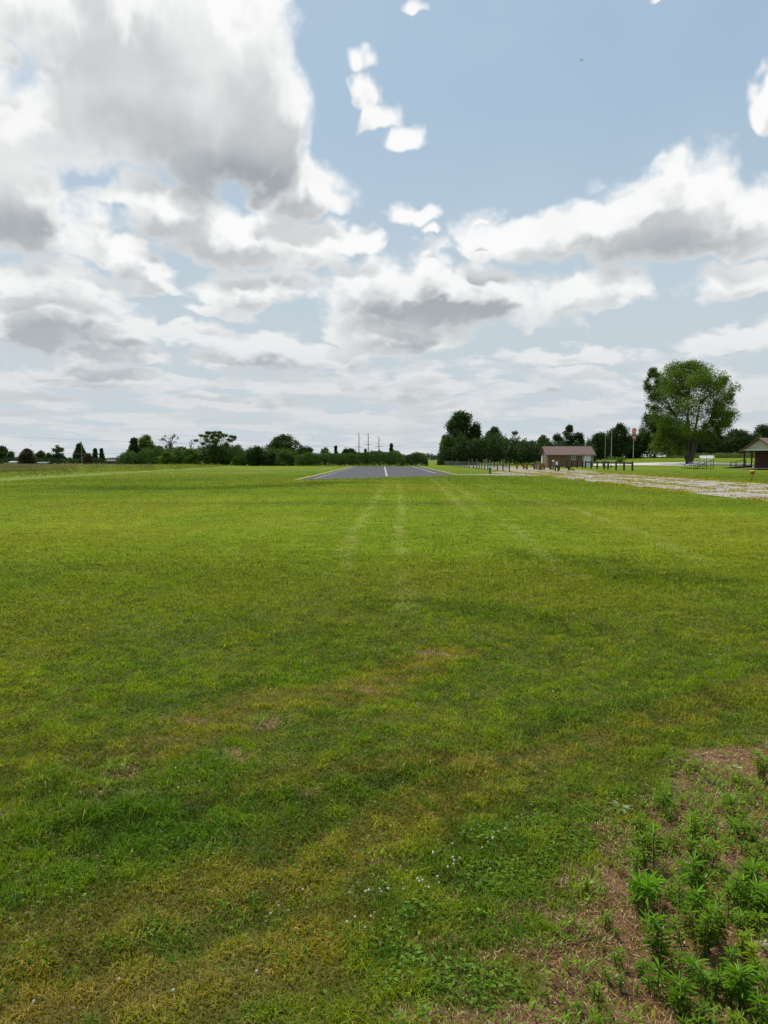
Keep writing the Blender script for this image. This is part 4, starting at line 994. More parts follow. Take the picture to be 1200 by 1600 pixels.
# ------------------------------------------------------------------ hedge behind the runway and low growth
def hedge(name, label, cat, segs, depth0, depth1, n, col, leaf, seed, kind=None, group=None, rag=9):
    """leafy bank following (px, ytop) outline points"""
    r_ = np.random.default_rng(seed); px = np.array([s_[0] for s_ in segs]); yt = np.array([s_[1] for s_ in segs], float)
    u_ = r_.uniform(px[0], px[-1], n); dep = r_.uniform(depth0, depth1, n); x_ = (u_ - 600) / FPX * dep; zb = tz(x_, dep)
    top = EYE + (715 - (np.interp(u_, px, yt) + rag * (fbm(u_ * .11, dep * .3, seed, 4) - .5))) / FPX * dep
    edge = np.minimum(1, (dep - depth0) / 1.6 + .45)
    H_ = np.maximum(top - zb, .3) * edge
    q = r_.uniform(0, 1, n) ** .55
    bulge = (fbm(u_ * .16, q * 4, seed + 3, 2) - .5) * 2.2
    P_ = np.stack([x_, dep + bulge * (1 - q) , zb + q * H_], 1)
    T_ = unit(r_.normal(0, 1, (n, 3))); N_ = unit(r_.normal(0, .7, (n, 3)) + [0, -.5, .7])
    c_ = np.tile(col, (n, 1)) * ((.65 + .8 * fbm(u_ * .22, q * 5 + dep, seed + 7, 2)) * r_.normal(1, .2, n).clip(.5, 1.6))[:, None]
    V_, F_, C_ = rhombs(P_, T_, N_, leaf * r_.uniform(.7, 1.4, n), leaf * r_.uniform(.45, .8, n), c_, .05)
    return tag(link(name, npmesh(name, V_, F_, C_), M_LEAF), label, cat, group, kind)
hedge('hedge', 'long dark green hedge across the far end of the runway', 'hedge', [(462, 712), (480, 707), (520, 711), (560, 708), (590, 706), (600, 706), (620, 706), (628, 712)], 151, 157, 26000, (.050, .100, .015), .24, 301)
hedge('hedge', 'shorter rounded end of the hedge right of the runway centre line', 'hedge', [(627, 720), (632, 712), (650, 709), (662, 711), (668, 720)], 156, 161, 7000, (.050, .092, .020), .24, 303)
hedge('undergrowth', 'dense low growth under the trees left of the hedge', 'undergrowth', [(183, 716), (200, 705), (230, 701), (262, 700), (300, 702), (340, 697), (375, 700), (400, 704), (430, 701), (465, 705)], 166, 173, 24000, (.050, .098, .015), .30, 305, 'stuff', rag=18)
hedge('undergrowth', 'dark low growth filling the clump behind the wire fence', 'undergrowth', [(684, 714), (698, 694), (720, 682), (760, 684), (790, 690), (830, 694), (860, 696), (930, 702)], 172, 182, 40000, (.034, .066, .013), .36, 307, 'stuff', rag=34)
hedge('undergrowth', 'dark woodland floor growth behind drive and pavilion', 'undergrowth', [(915, 696), (960, 687), (1020, 682), (1100, 686), (1150, 683), (1230, 680)], 207, 219, 52000, (.034, .066, .013), .42, 309, 'stuff', rag=30)
hedge('undergrowth', 'low dark growth at the foot of the left tree line', 'undergrowth', [(-30, 717), (20, 716), (100, 718), (165, 717)], 200, 206, 7000, (.030, .055, .015), .38, 311, 'stuff')
hedge('woodland', 'distant wood seen through the gap right of the hedge', 'woodland', [(150, 719), (240, 716), (400, 716), (600, 714), (640, 712), (665, 711), (700, 712), (900, 712)], 470, 490, 18000, (.045, .072, .035), 1.0, 313, 'stuff')
hedge('rough_grass', 'rough pale grass bank in front of the woodland', 'rough grass', [(1040, 714), (1075, 712), (1130, 709), (1220, 708)], 196, 206, 9000, (.11, .135, .04), .35, 315, 'stuff')

# ------------------------------------------------------------------ shed
M_BROWN = solid('brown_siding', (.185, .108, .062), .8, .12, 2, bump=.2, bscale=8)
M_SHINGLE = solid('red_brown_shingle', (.150, .100, .088), .9, .25, 3, bump=.6, bscale=14)
M_TRIM = solid('pale_trim', (.36, .33, .29), .7, .12, 3)
M_WHITE = solid('white_paint', (.68, .69, .70), .6, .08, 3)
M_GLASS = solid('dark_glass', (.03, .035, .04), .15, .2, 2, spec=.6)
M_DARKW = solid('dark_stained_wood', (.035, .027, .022), .85, .3, 5)
M_REDW = solid('rust_brown_wood', (.155, .055, .030), .85, .3, 5)
M_GREYW = solid('weathered_grey_wood', (.15, .14, .115), .9, .25, 6)
M_STEEL = solid('galvanised_steel', (.36, .37, .37), .45, .12, 8, metal=.5)
sx0, sx1, sy0, sy1 = XD(854, 138), XD(926, 138), 138.0, 143.2
szb = float(tz(sx0, 138)); W_, D_, Hs = sx1 - sx0, sy1 - sy0, 2.42
shed = thing('shed', 'long brown shed with red brown roof and white garage door', 'shed', (sx0, sy0, szb - .05))
mb = MB()
mb.box((W_ / 2, .06, Hs / 2), (W_, .12, Hs)).box((W_ / 2, D_ - .06, Hs / 2), (W_, .12, Hs)).box((.06, D_ / 2, Hs / 2), (.12, D_ - .25, Hs)).box((W_ - .06, D_ / 2, Hs / 2), (.12, D_ - .25, Hs))
rise = 1.25
for xx in (.0, W_ - .12):
    mb.add([(xx, 0, Hs), (xx + .12, 0, Hs), (xx + .12, D_, Hs), (xx, D_, Hs), (xx, D_ / 2, Hs + rise), (xx + .12, D_ / 2, Hs + rise)], [(0, 4, 3), (1, 2, 5), (0, 1, 5, 4), (3, 4, 5, 2), (0, 3, 2, 1)])
for k in range(int(Hs / .2)):   # lap siding shadow lines on front
    mb.box((W_ / 2, -.006, .1 + k * .2), (W_ - .02, .014, .17))
mb.build('wall', M_BROWN, shed)
ov = .35; rf = MB(); sl = math.atan2(rise + .0, D_ / 2)
for sgn in (-1, 1):
    e = Vector((0, D_ / 2 + sgn * (D_ / 2 + ov), Hs - ov * math.tan(sl))); r__ = Vector((0, D_ / 2, Hs + rise))
    nrm = Vector((0, sgn * math.sin(sl), math.cos(sl))) * .10
    P_ = []
    for xx in (-ov, W_ + ov): P_ += [(xx, e.y, e.z), (xx, r__.y, r__.z), (xx, r__.y, r__.z + .11), (xx, e.y + nrm.y, e.z + nrm.z)]
    rf.add(P_, [(0, 1, 2, 3), (7, 6, 5, 4), (0, 4, 5, 1), (3, 2, 6, 7), (0, 3, 7, 4), (1, 5, 6, 2)])
ro = rf.build('roof', M_SHINGLE, shed)
fa = MB(); fa.box((W_ / 2, -ov - .02, Hs - ov * math.tan(sl) - .02), (W_ + 2 * ov, .05, .2)); fa.build('fascia', M_SHINGLE, shed)
MB().tube([(-ov, -ov - .09, Hs - ov * math.tan(sl) - .02), (W_ + ov, -ov - .09, Hs - ov * math.tan(sl) - .06)], .055, 8).build('gutter', M_TRIM, shed)
MB().tube([(W_ - .15, -ov - .08, Hs - .2), (W_ - .15, -.1, Hs - .45), (W_ - .15, -.09, .1)], .04, 8).build('downpipe', M_TRIM, shed)
MB().tube([(W_ * .3, D_ * .62, Hs + .8), (W_ * .3, D_ * .62, Hs + 1.45)], .07, 8).build('vent_pipe', M_TRIM, shed)
for xx, lab in ((.04, 0), (XD(909.5, 138) - sx0, 0), (W_ - .05, 0)):
    MB().box((xx, -.022, Hs / 2), (.16, .05, Hs - .02)).build('corner_trim', M_TRIM, shed)
dx_ = XD(916.5, 138) - sx0
MB().box((dx_ + .12, -.018, 1.13), (1.5, .02, 2.3)).build('pale_panel', M_TRIM, shed)
dr = MB(); dr.box((dx_, -.045, 1.08), (1.25, .06, 2.14))
for k in range(1, 5): dr.box((dx_, -.078, k * .43), (1.2, .012, .03))
dr = dr.build('garage_door', M_WHITE, shed); MB().box((dx_, -.095, .5), (.14, .03, .04)).build('handle', M_STEEL, dr)
def window(parent, c, w_, h_, ry=0.0, side=False, panes=2):
    wf = MB(); gp = MB(); th = .05
    def bx(dx, dz, ww, hh, t_): 
        if side: return ((c[0], c[1] + dx, c[2] + dz), (t_, ww, hh))
        return ((c[0] + dx, c[1], c[2] + dz), (ww, t_, hh))
    f_ = .07
    for a_ in (bx(0, h_ / 2, w_ + f_, f_, th), bx(0, -h_ / 2, w_ + f_, f_, th), bx(w_ / 2, 0, f_, h_ - f_, th), bx(-w_ / 2, 0, f_, h_ - f_, th)): wf.box(*a_)
    for k in range(1, panes): wf.box(*bx(-w_ / 2 + w_ * k / panes, 0, .04, h_ - f_, th))
    wf.box(*bx(0, 0, w_ - f_, .035, th * .8))
    wo_ = wf.build('window', M_WHITE, parent); gp.box(*bx(0, 0, w_ - .04, h_ - .04, .02)); gp.build('pane', M_GLASS, wo_)
window(shed, (XD(895, 138) - sx0, -.045, ZD(715, 138) - szb), .72, .62)
window(shed, (-.03, 1.3, 1.45), .8, 1.1, side=True)
d2 = MB().box((-.04, 4.1, 1.05), (.06, .95, 2.05)).build('side_door', M_WHITE, shed); MB().box((-.09, 3.75, 1.0), (.05, .05, .05)).build('handle', M_STEEL, d2)
MB().box((-.5, D_ * .5, .12), (1.0, D_, .2)).build('porch_step', M_GREYW, shed)

# ------------------------------------------------------------------ pavilion
ang = R(43); d_r = Vector((math.sin(ang), math.cos(ang), 0)); d_w = Vector((math.cos(ang), -math.sin(ang), 0))
gp_ = Vector((XD(1184.5, 106), 106, 0)); zb = float(tz(gp_.x, gp_.y)); zb = G(1168, 729.7).z
pav = thing('pavilion', 'red roofed pavilion with cream gable and dark posts at the frame edge', 'pavilion', (gp_.x, gp_.y, zb), -ang)
# local axes: +x = gable width direction, +y = ridge direction
eh = ZD(703, 106) - zb; rz_ = ZD(684.5, 106) - zb; hw = 2.15; Lp = 9.0
tri = MB(); tri.add([(-hw + .28, 0, eh + .04), (hw - .28, 0, eh + .04), (0, 0, rz_ - .17), (-hw + .28, .1, eh + .04), (hw - .28, .1, eh + .04), (0, .1, rz_ - .17)], [(0, 1, 2), (5, 4, 3), (0, 3, 4, 1), (1, 4, 5, 2), (2, 5, 3, 0)])
tri.build('gable', solid('cream_board', (.50, .46, .38), .8, .08, 3), pav)
MB().box((0, -.04, eh), (2 * hw - .2, .1, .16)).build('gable_trim', M_WHITE, pav)
rf = MB(); s_l = math.atan2(rz_ - eh, hw)
for sg in (-1, 1):
    ex = sg * (hw + .35); ez = eh - .35 * math.tan(s_l)
    P_ = []
    for yy in (-.5, Lp): P_ += [(ex, yy, ez), (0, yy, rz_ - .06), (0, yy, rz_ + .06), (ex, yy, ez + .14)]
    rf.add(P_, [(0, 1, 2, 3), (7, 6, 5, 4), (0, 4, 5, 1), (3, 2, 6, 7), (0, 3, 7, 4), (1, 5, 6, 2)])
rf.build('roof', solid('red_metal_roof', (.205, .105, .088), .6, .15, 2), pav)
for xx, yy in ((-hw + .2, .1), (hw - .2, .1), (-hw + .2, 3.2), (hw - .2, 3.2), (-hw + .2, 6.4), (hw - .2, 6.4)):
    MB().box((xx, yy, eh / 2 - .03), (.17, .17, eh - .04)).build('post', M_DARKW, pav)
MB().box((.25, 5.4, eh / 2 - .05), (3.3, 5.2, eh - .1)).build('brick_wall', solid('maroon_brick', (.080, .036, .032), .85, .25, 10), pav)
MB().box((0, 4.2, .04), (2 * hw + .4, 9.2, .1)).build('floor_slab', M_CONC, pav)
def railing(name, label, pts, posts, hgt, mat, rails=2, group=None):
    """posts at world points pts (x, y), rails between them; hgt list"""
    root = thing(name, label, 'railing', (pts[0].x, pts[0].y, pts[0].z), 0, group); o0 = pts[0]
    for p_, h_ in zip(pts, hgt): q = p_ - o0; MB().box((q.x, q.y, q.z + h_ / 2), (.09, .09, h_)).build('post', mat, root)
    for (p1, h1), (p2, h2) in zip(list(zip(pts, hgt))[:-1], list(zip(pts, hgt))[1:]):
        for k in range(rails):
            f_ = 1 - k * .55; MB().bar(p1 - o0 + Vector((0, 0, h1 * f_)), p2 - o0 + Vector((0, 0, h2 * f_)), .06, .09).build('rail', mat, root)
    return root
def pt(px, d): x_ = XD(px, d); return Vector((x_, d, float(tz(x_, d))))
railing('ramp_railing', 'brown timber ramp railing left of the pavilion', [pt(1140.5, 118), pt(1149, 117), pt(1164, 115.5)], 3, [.95, 1.0, 1.35], M_DARKW, 2)
railing('ramp_railing', 'pale metal railing in front of the maroon brick wall', [pt(1177.5, 110.5), pt(1186.5, 110), pt(1200, 109), pt(1212, 108)], 4, [.95, 1.0, 1.2, 1.3], M_STEEL, 1)
q = pt(1152, 116); MB().add([(q.x - 1.2, q.y + 1.2, .15 + q.z), (q.x + 1.7, q.y - .6, q.z + .6), (q.x + 1.7, q.y + .6, q.z + .6), (q.x - 1.2, q.y + 2.2, q.z + .15), (q.x - 1.2, q.y + 1.2, q.z - .1), (q.x + 1.7, q.y - .6, q.z - .1), (q.x + 1.7, q.y + .6, q.z - .1), (q.x - 1.2, q.y + 2.2, q.z - .1)], [(0, 1, 2, 3), (4, 7, 6, 5), (0, 4, 5, 1), (1, 5, 6, 2), (2, 6, 7, 3), (3, 7, 4, 0)])
rp = MB().add([(-1.3, 1.2, .1), (1.7, -.6, .5), (1.7, .6, .5), (-1.3, 2.2, .1), (-1.3, 1.2, -.1), (1.7, -.6, -.1), (1.7, .6, -.1), (-1.3, 2.2, -.1)], [(0, 1, 2, 3), (4, 7, 6, 5), (0, 4, 5, 1), (1, 5, 6, 2), (2, 6, 7, 3), (3, 7, 4, 0)]).build('wooden_ramp', M_DARKW)
rp.location = q; tag(rp, 'dark wooden access ramp rising to the pavilion floor', 'ramp')
def picnic_table(label, loc, rz, L_=1.8, mt=None, mf=None, group=None, name='picnic_table'):
    mt = mt or M_DARKW; mf = mf or M_DARKW
    root = thing(name, label, 'table', loc, rz, group)
    tp = MB(); [tp.box((0, -.28 + k * .14, .74), (L_, .13, .04)) for k in range(5)]; tp.build('table_top', mt, root)
    for s_ in (-1, 1): b2 = MB(); [b2.box((0, s_ * (.66 + k * .14), .44), (L_, .13, .04)) for k in range(2)]; b2.build('bench', mt, root)
    for s_ in (-1, 1):
        lg = MB(); xx = s_ * L_ * .38
        lg.bar((xx, -.18, .72), (xx, -.68, 0), .05, .09).bar((xx, .18, .72), (xx, .68, 0), .05, .09); lg.build('leg', mf, root)
        MB().bar((xx + .05, -.8, .40), (xx + .05, .8, .40), .05, .09).build('cross_beam', mf, root)
    return root
p_ = G(1195, 728.5); picnic_table('dark picnic table under the front of the pavilion', p_, .1, 1.9)

# ------------------------------------------------------------------ bleachers facing the runway
M_ALU = solid('bleacher_plank', (.55, .58, .60), .42, .1, 4, metal=.15)
bx0, by0, LB = 45.3, 112.2, 5.2
ble = thing('bleachers', 'small metal bleachers with a white back board under the shade tree', 'bleachers', (bx0, by0, float(tz(bx0, by0)) - .02))
for k in range(5):
    xx = k * .62; zz = .42 + k * .23
    MB().box((xx, LB / 2, zz), (.26, LB, .045)).build('seat_plank', M_ALU, ble)
    if k: MB().box((xx - .36, LB / 2, zz - .24), (.2, LB, .04)).build('foot_plank', M_ALU, ble)
MB().box((4 * .62 + .34, LB / 2, 1.80), (.05, LB, .42)).build('back_board', M_WHITE, ble)
for yy in (.25, LB / 2, LB - .25):
    fr = MB(); fr.bar((-.1, yy, .03), (2.95, yy, .03), .06, .06).bar((-.1, yy, .36), (2.6, yy, 1.30), .05, .06).bar((2.82, yy, 0), (2.82, yy, 2.0), .06, .06)
    for k in range(5): fr.bar((k * .62, yy, .04), (k * .62, yy, .39 + k * .23), .05, .05)
    fr.bar((.0, yy, .05), (2.5, yy, 1.25), .03, .04).bar((2.5, yy, .05), (1.2, yy, .8), .03, .04)
    fr.build('frame', M_DARKW, ble)

# ------------------------------------------------------------------ post and rail fence
fx = 31.8; pxs = [884.5, 892.5, 901, 909.5, 914.3, 923, 932.6, 943.4, 949.4, 962, 974.4, 987.4]
ysf = [fx * FPX / (p - 600) for p in pxs]
ff = thing('rail_fence', 'dark post and rail fence beside the windsock', 'fence', (fx, ysf[-1], float(tz(fx, ysf[-1]))))
for yy in ysf:
    z_ = float(tz(fx, yy)) - float(tz(fx, ysf[-1]))
    MB().box((0, yy - ysf[-1], z_ + .56), (.2, .2, 1.22), bev=.02).build('post', M_DARKW, ff)
for a_, b_ in ((4, 5), (5, 6), (6, 7), (8, 9), (9, 10), (10, 11)):
    za, zb_ = (float(tz(fx, ysf[i])) - float(tz(fx, ysf[-1])) for i in (a_, b_))
    MB().bar((0, ysf[a_] - ysf[-1] - .05, za + .97), (0, ysf[b_] - ysf[-1] + .05, zb_ + .97), .1, .22).build('rail', M_DARKW, ff)

# ------------------------------------------------------------------ wire safety fence by the runway
M_WIRE = solid('grey_wire', (.24, .26, .25), .5, .1, 8, metal=.4)
A0, A1 = Vector((14.5, 88.7)), Vector((12.9, 166))
def fl(px):   # point on fence line seen at column px
    k_ = (px - 600) / FPX; d_ = A1 - A0; s_ = (k_ * A0.y - A0.x) / (d_.x - k_ * d_.y); return A0 + d_ * s_
FP = [(694.4, 1.1, 0), (698, .9, 0), (702, .9, 0), (706, .9, 0), (710, .9, 0), (714.4, 1.45, 0), (718.5, .95, 0), (722, .95, 0), (725.5, .95, 0), (729, .95, 0), (732.5, 1.4, 0),
      (740, 1.55, -.18), (744.4, 1.5, .02), (748.4, 1.0, 0), (752.4, 1.0, 0), (757, 1.45, 0), (762, 1.0, 0), (766, 1.4, 0), (777, 1.05, 0), (785.7, 1.05, 0), (795.6, 1.1, 0)]
wf = thing('wire_fence', 'wire mesh safety fence on uneven timber posts beside the runway', 'fence', (A0.x, A0.y, 0))
for px_, h_, tl in FP:
    q = fl(px_) - A0; wd_ = .11 if h_ < 1.2 else .15
    mb = MB().box((q.x + tl * h_ / 2, q.y, h_ / 2 - .03), (wd_, wd_, h_ + .06), ry=tl, bev=.01)
    mb.build('post', M_GREYW if (h_ > 1.3 and px_ < 770) else M_DARKW, wf)
LF = (A1 - A0).length; df = (A1 - A0) / LF; mb = MB()
for zz in (.12, .3, .5, .7, .88, .98): mb.tube([(0, 0, zz), (df.x * LF, df.y * LF, zz)], .007, 4)
for k in range(int(LF / .22)): q = df * (k * .22); mb.bar((q.x, q.y, .1), (q.x, q.y, .98), .007, .007)
mb.build('wire_mesh', M_WIRE, wf)

# green pedestal by the fence
g_ = G(765.6, 741); gpd = thing('green_pedestal', 'green pedestal with a pale cap in front of the wire fence', 'pedestal', g_)
MB().tube([(0, 0, 0), (0, 0, .42)], [.105, .105], 14).build('post', solid('green_paint', (.02, .15, .085), .5, .15, 5), gpd)
MB().box((0, 0, .54), (.27, .24, .26), bev=.03).build('housing', solid('green_paint_box', (.03, .19, .11), .5, .15, 5), gpd)
MB().box((0, 0, .72), (.25, .22, .09), bev=.02).build('cap', solid('pale_green_cap', (.45, .58, .52), .5, .1, 5), gpd)

# ------------------------------------------------------------------ rust brown model stands on the gravel
def stand(px, py, label, w_=1.3, h_=.75, mat=None, rz=0.0, brace=1):
    """aircraft starting stand: table top on two splayed trestles with a sloping brace"""
    g_ = G(px, py); mat = mat or M_REDW
    r_ = thing('starting_stand', label, 'stand', g_, rz, 'wooden starting stands on the gravel yard')
    MB().box((0, 0, h_), (w_, .6, .07)).build('stand_top', mat, r_)
    for s_ in (-1, 1):
        MB().bar((s_ * w_ * .38, -.25, h_ - .03), (s_ * w_ * .40, -.38, 0), .11, .11).bar((s_ * w_ * .38, .25, h_ - .03), (s_ * w_ * .40, .38, 0), .11, .11).bar((s_ * w_ * .39, -.34, .28), (s_ * w_ * .39, .34, .28), .08, .09).build('leg', mat, r_)
    MB().bar((s_ * 0 + w_ * .1, 0, h_ - .05), (brace * w_ * .85, 0, .03), .09, .12).build('brace', mat, r_)
    MB().box((-brace * w_ * .45, -.22, h_ + .16), (.09, .09, .3)).build('peg', mat, r_)
    MB().box((-brace * w_ * .45, .22, h_ + .16), (.09, .09, .3)).build('peg', mat, r_)
    return r_
stand(813, 733, 'rust brown stand nearest the wire fence end', 1.3, .68)
stand(829, 734, 'rust brown stand between the fence end and the barrel', 1.35, .68)
stand(855, 734.3, 'low rust brown stand just right of the barrel', 1.1, .5)
stand(881, 735.5, 'dark stand with a long sloping brace in front of the shed window', 1.7, .55, M_DARKW)
stand(779, 730.6, 'rust brown stand seen through the wire fence', 1.9, .75)
g_ = G(844.5, 734.6); br = thing('barrel', 'weathered golden brown barrel standing on the gravel before the shed', 'barrel', g_)
MB().tube([(0, 0, 0), (0, 0, .05), (0, 0, .35), (0, 0, .6), (0, 0, .92), (0, 0, .95)], [.27, .285, .30, .30, .285, .27], 18).build('drum', solid('rusty_gold', (.24, .13, .05), .75, .35, 3), br)
for zz in (.33, .62): MB().tube([(0, 0, zz - .02), (0, 0, zz + .02)], [.315, .315], 18).build('hoop', M_REDW, br)
g_ = G(864.3, 734.5); gpst = thing('round_topped_post', 'grey post with a round white top before the shed wall', 'post', g_)
MB().box((0, 0, .55), (.16, .16, 1.1), bev=.02).build('post', M_GREYW, gpst)
MB().tube([(0, 0, 1.1), (0, 0, 1.16), (0, 0, 1.24), (0, 0, 1.32), (0, 0, 1.36)], [.06, .13, .16, .12, .03], 12).build('ball', M_WHITE, gpst)
g_ = G(869.8, 736.5); pl = thing('pilot_station', 'dark legged station with a pale panel on top beside the white topped post', 'station', g_)
for sx in (-1, 1):
    for sy in (-1, 1): MB().box((sx * .17, sy * .15, .26), (.09, .09, .52)).build('leg', M_DARKW, pl)
MB().box((0, 0, .64), (.52, .42, .26), bev=.02).build('box', solid('navy_paint', (.025, .028, .06), .6, .2, 6), pl)
MB().box((0, 0, .98), (.30, .06, .42), rx=-.15, bev=.01).build('panel', M_WHITE, pl)
# utility box row in front of left shed side
g_ = G(838.5, 733.3); MBp = thing('timber_post', 'plain grey timber post left of the golden brown barrel', 'post', g_)
MB().box((0, 0, .62), (.16, .16, 1.24), bev=.015).build('post', M_GREYW, MBp); MB().box((0, 0, 1.26), (.2, .2, .04)).build('cap', M_DARKW, MBp)

# ------------------------------------------------------------------ windsock, flagpoles
M_ORANGE = leafmat('orange_fabric', .4, .02, .6, col=(.62, .13, .03), tint=(1, 1, 1)); M_WFAB = leafmat('white_fabric', .4, .02, .6, col=(.62, .60, .58), tint=(1, 1, 1))
wx, wy = XD(988.4, 98.6), 98.6; wzb = float(tz(wx, wy)); wzt = ZD(668, wy) - wzb
ws = thing('windsock', 'orange and white windsock hanging limp from a pale pole', 'windsock', (wx, wy, wzb))
MB().tube([(0, 0, -.1), (0, 0, wzt * .5), (0, 0, wzt - .1)], [.05, .045, .035], 10).build('pole', M_STEEL, ws)
hoop = []; cz = wzt - .35
for k in range(17): a_ = k * 2 * math.pi / 16; hoop.append((.02 + .29 * math.cos(a_), -.12 + .1 * math.sin(a_), cz + .28 * math.sin(a_)))
MB().tube(hoop, .022, 6, cap=False).build('hoop', M_STEEL, ws)
def ringpts(c_, rx, ry, tilt, n=18, wob=0.0, ph=0.0):
    out = []
    for k in range(n):
        a_ = 2 * math.pi * k / n; r_ = 1 + wob * math.sin(a_ * 4 + ph)
        out.append(Vector(c_) + Vector((rx * r_ * math.cos(a_), ry * r_ * math.sin(a_) * math.cos(tilt), ry * r_ * math.sin(a_) * math.sin(tilt))))
    return out
secs = [((.02, -.12, cz), .29, .28, 1.35), ((.02, -.05, cz - .2), .27, .22, .7), ((.03, -.04, cz - .45), .23, .17, .25), ((.05, -.04, cz - .74), .20, .14, .1), ((.08, -.04, cz - 1.05), .18, .12, .05), ((.12, -.04, cz - 1.35), .16, .11, 0)]
rings = [ringpts(s_[0], s_[1], s_[2], s_[3], wob=.1 * i / 5, ph=i) for i, s_ in enumerate(secs)]
for i in range(5):
    n_ = 18; b = MB(); b.add(rings[i] + rings[i + 1], [(k, (k + 1) % n_, n_ + (k + 1) % n_, n_ + k) for k in range(n_)], True)
    b.build('sock_band', M_WFAB if i in (1, 3) else M_ORANGE, ws)
def flagpole(px, pyt, depth, label, mat, r_=.05):
    x_ = XD(px, depth); z_ = float(tz(x_, depth)); zt = ZD(pyt, depth) - z_
    f_ = thing('flagpole', label, 'flagpole', (x_, depth, z_), 0, 'pair of bare poles beside the drive')
    MB().tube([(0, 0, -.2), (0, 0, zt * .5), (0, 0, zt)], [r_ * 1.15, r_, r_ * .7], 10).build('pole', mat, f_)
    MB().tube([(0, 0, zt), (0, 0, zt + .06), (0, 0, zt + .14), (0, 0, zt + .18)], [.03, .09, .09, .02], 10).build('finial', M_STEEL, f_)
    MB().box((0, 0, .08), (.3, .3, .3), bev=.03).build('base', M_DARKW, f_)
flagpole(944.6, 678, 128, 'greenish bare pole nearer the shed', solid('green_grey_paint', (.20, .26, .19), .6, .1, 3), .06)
flagpole(954.2, 676, 129, 'pale bare pole nearer the windsock', M_STEEL, .06)
g_ = G(946.5, 728.9); bn = thing('park_bench', 'dark bench at the foot of the two bare poles', 'bench', g_)
MB().box((0, 0, .45), (1.3, .4, .06)).build('seat', M_DARKW, bn); MB().box((0, .22, .78), (1.3, .06, .3)).build('backrest', M_DARKW, bn)
for s_ in (-.5, .5): MB().bar((s_, -.15, 0), (s_, -.15, .43), .07, .07).bar((s_, .2, 0), (s_, .24, .9), .07, .07).build('leg', M_DARKW, bn)

# yellow weathered fixture on a post near the strip
g_ = G(1175.5, 750); ym = thing('yellow_post_box', 'weathered yellow capped box on a short post in the lawn', 'post box', g_)
M_Y = solid('weathered_yellow', (.50, .30, .045), .7, .3, 6); M_Y2 = solid('rusty_yellow', (.27, .15, .03), .8, .35, 9)
MB().tube([(0, 0, -.05), (0, 0, .45)], [.085, .075], 12).build('post', M_Y, ym)
MB().box((-.09, 0, .1), (.06, .06, .26), bev=.01).build('conduit', M_Y2, ym)
MB().tube([(0, 0, .43), (0, 0, .46), (0, 0, .62)], [.1, .15, .16], 12).build('box', M_Y2, ym)
MB().tube([(-.0, 0, .62), (0, 0, .66), (0, 0, .72), (0, 0, .76)], [.21, .235, .19, .05], 14).build('cap', M_Y, ym)

# ------------------------------------------------------------------ far utility poles and wires
M_POLE = solid('utility_pole', (.10, .095, .09), .9, .15, .6)
DP = 430.0
def upole(px, pyt, pyarm, label, d=DP):
    x_ = XD(px, d); zt = ZD(pyt, d); za = ZD(pyarm, d)
    u_ = thing('utility_pole', label, 'utility pole', (x_, d, 0), 0, 'tall power poles beyond the hedge')
    MB().tube([(0, 0, 0), (0, 0, zt)], [.30, .16], 8).build('pole', M_POLE, u_)
    MB().box((0, -.4, za), (4.2, .2, .18)).build('crossarm', M_POLE, u_)
    for k, f_ in enumerate((.03, .16, .28)):
        z_ = zt - (zt - za) * (f_ * 2.6 + .02); MB().bar((0, 0, z_), (-1.9 if k % 2 == 0 else 1.7, 0, z_ + .25), .09, .09).build('insulator_arm', M_POLE, u_)
    return x_, zt, za
pp = [upole(561, 676, 698.5, 'leftmost of the three tall power poles beyond the hedge'), upole(575.5, 677, 694.5, 'middle one of the three tall power poles beyond the hedge'), upole(592, 682, 697.5, 'shortest power pole, right of the other two')]
def wire(name, pts, sag, label, r_=.045):
    out = []
    for (p1, p2) in zip(pts[:-1], pts[1:]):
        for k in range(12): t_ = k / 12; q = Vector(p1).lerp(Vector(p2), t_); q.z -= 4 * sag * t_ * (1 - t_); out.append(q)
    out.append(Vector(pts[-1])); tag(MB().tube(out, r_, 4).build(name, M_POLE), label, 'power line', 'wires strung from the power poles')
wire('power_line', [(-220, 420, 14), (pp[0][0], DP, pp[0][2] + .2), (pp[2][0], DP, pp[2][2] + .2), (150, 430, 8.6)], 1.2, 'long thin wire running between the tall poles behind the hedge', .03)
# nearer pole on the left
d_ = 182.0; x_ = XD(129, d_); u_ = thing('utility_pole', 'weathered pole with wide crossarm before the dark cone shaped tree', 'utility pole', (x_, d_, 0), 0)
MB().tube([(0, 0, 0), (0, 0, ZD(690, d_))], [.16, .11], 8).build('pole', M_DEADWOOD, u_)
MB().box((.3, -.16, ZD(709, d_)), (5.0, .12, .14)).build('crossarm', M_DEADWOOD, u_)
wire('power_line', [(-150, 195, 4.2), (x_ - 1.8, d_ - .2, ZD(708.5, d_)), (x_ + 2, d_ - .2, ZD(708.5, d_)), (-20, 230, 4.0)], .3, 'thin wire passing the weathered pole by the left tree line', .02)

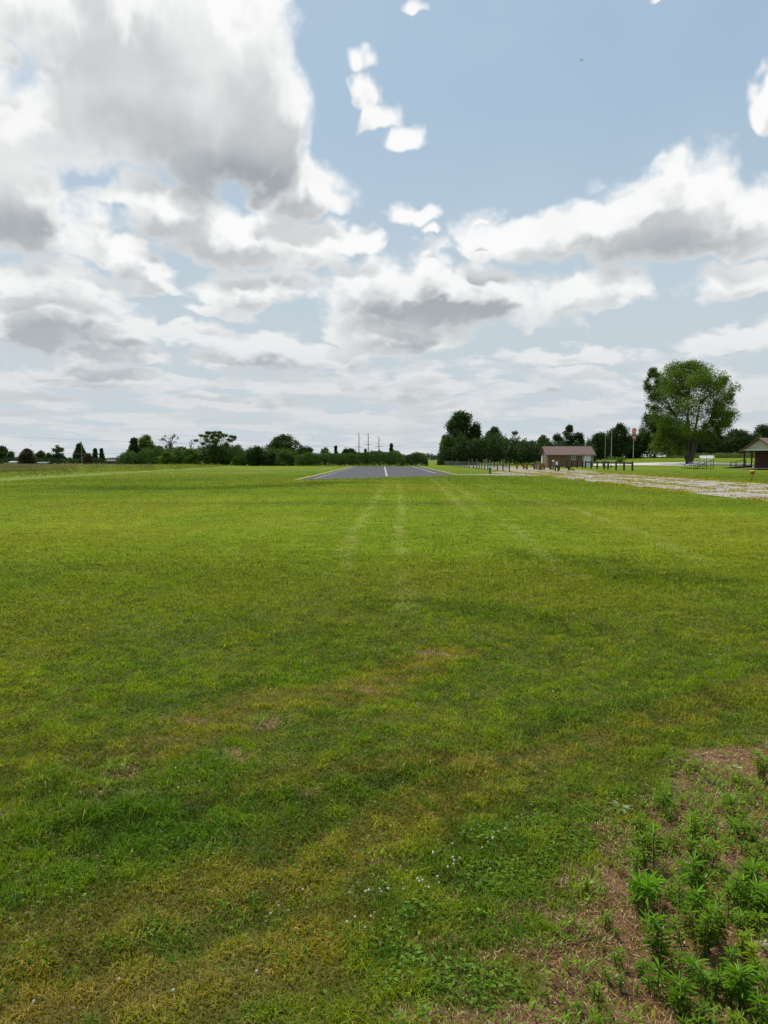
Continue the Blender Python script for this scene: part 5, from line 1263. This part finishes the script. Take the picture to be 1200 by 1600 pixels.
# ------------------------------------------------------------------ far buildings at left
def house(name, label, px0, px1, d_, eave, ridge, mw, mr, dep=7):
    x0_, x1_ = XD(px0, d_), XD(px1, d_); Wd = x1_ - x0_; h_ = root = thing(name, label, 'building', (x0_, d_, 0))
    ez, rz2 = ZD(eave, d_), ZD(ridge, d_)
    MB().box((Wd / 2, dep / 2, ez / 2), (Wd, dep, ez)).build('wall', mw, h_)
    r2 = MB(); o2 = .3
    for s_ in (0, 1):
        ye = -o2 if s_ == 0 else dep + o2
        P_ = []
        for xx in (-o2, Wd + o2): P_ += [(xx, ye, ez + .01), (xx, dep / 2, rz2), (xx, dep / 2, rz2 + .1), (xx, ye, ez + .12)]
        r2.add(P_, [(0, 1, 2, 3), (7, 6, 5, 4), (0, 4, 5, 1), (3, 2, 6, 7), (0, 3, 7, 4), (1, 5, 6, 2)])
    r2.build('roof', mr, h_)
    for k in range(2): 
        MB().box((Wd * (.3 + .4 * k), -.03, ez * .55), (Wd * .12, .05, ez * .4)).build('window', M_GLASS, h_)
    return h_
house('house', 'low dark roofed house half hidden at the left of the middle trees', 165, 192, 212, 721.5, 718, M_BROWN, solid('dark_roof', (.06, .058, .065), .8, .15, 1))
house('white_shed', 'small white shed at the foot of the left tree line', 16, 27, 193, 723, 721, M_WHITE, M_TRIM, 3)
house('green_roofed_shed', 'low green roofed shed between the brownish bush and pale airy tree', 58, 73, 196, 724.5, 722.3, M_DARKW, solid('green_roof', (.06, .11, .08), .7, .15, 1), 4)

# ------------------------------------------------------------------ birds in flight
M_BIRD = solid('dark_feathers', (.03, .03, .032), .8, .2, 20)
def bird(px, py, d_, label, s_=1.0, rz=0.3):
    o_ = MB()
    o_.tube([(0, -.16, 0), (0, -.12, .01), (0, 0, 0), (0, .12, 0), (0, .24, 0)], [.008, .035, .055, .03, .012], 8)
    for sg in (-1, 1):
        o_.add([(sg * .03, -.07, .01), (sg * .2, -.09, .09), (sg * .42, .02, .05), (sg * .22, .05, .075), (sg * .03, .07, .01), (sg * .03, -.07, -.004), (sg * .2, -.09, .078), (sg * .22, .05, .065), (sg * .03, .07, -.004)],
               [(0, 1, 3, 4), (1, 2, 3), (8, 7, 6, 5), (7, 2, 6), (0, 5, 6, 1), (1, 6, 2), (2, 7, 3), (3, 7, 8, 4)])
    ob = o_.build('bird', M_BIRD); ob.location = (XD(px, d_), d_, ZD(py, d_)); ob.scale = (s_,) * 3; ob.rotation_euler = (0, .2, rz)
    tag(ob, label, 'bird')
bird(897, 94, 90, 'tiny dark bird high in the open blue sky', .6)
bird(51, 696, 150, 'tiny dark bird above the brownish bush at the left tree line', .8, 1.0)
bird(489, 684, 150, 'tiny dark bird left of the tall power poles', .8, -.6)
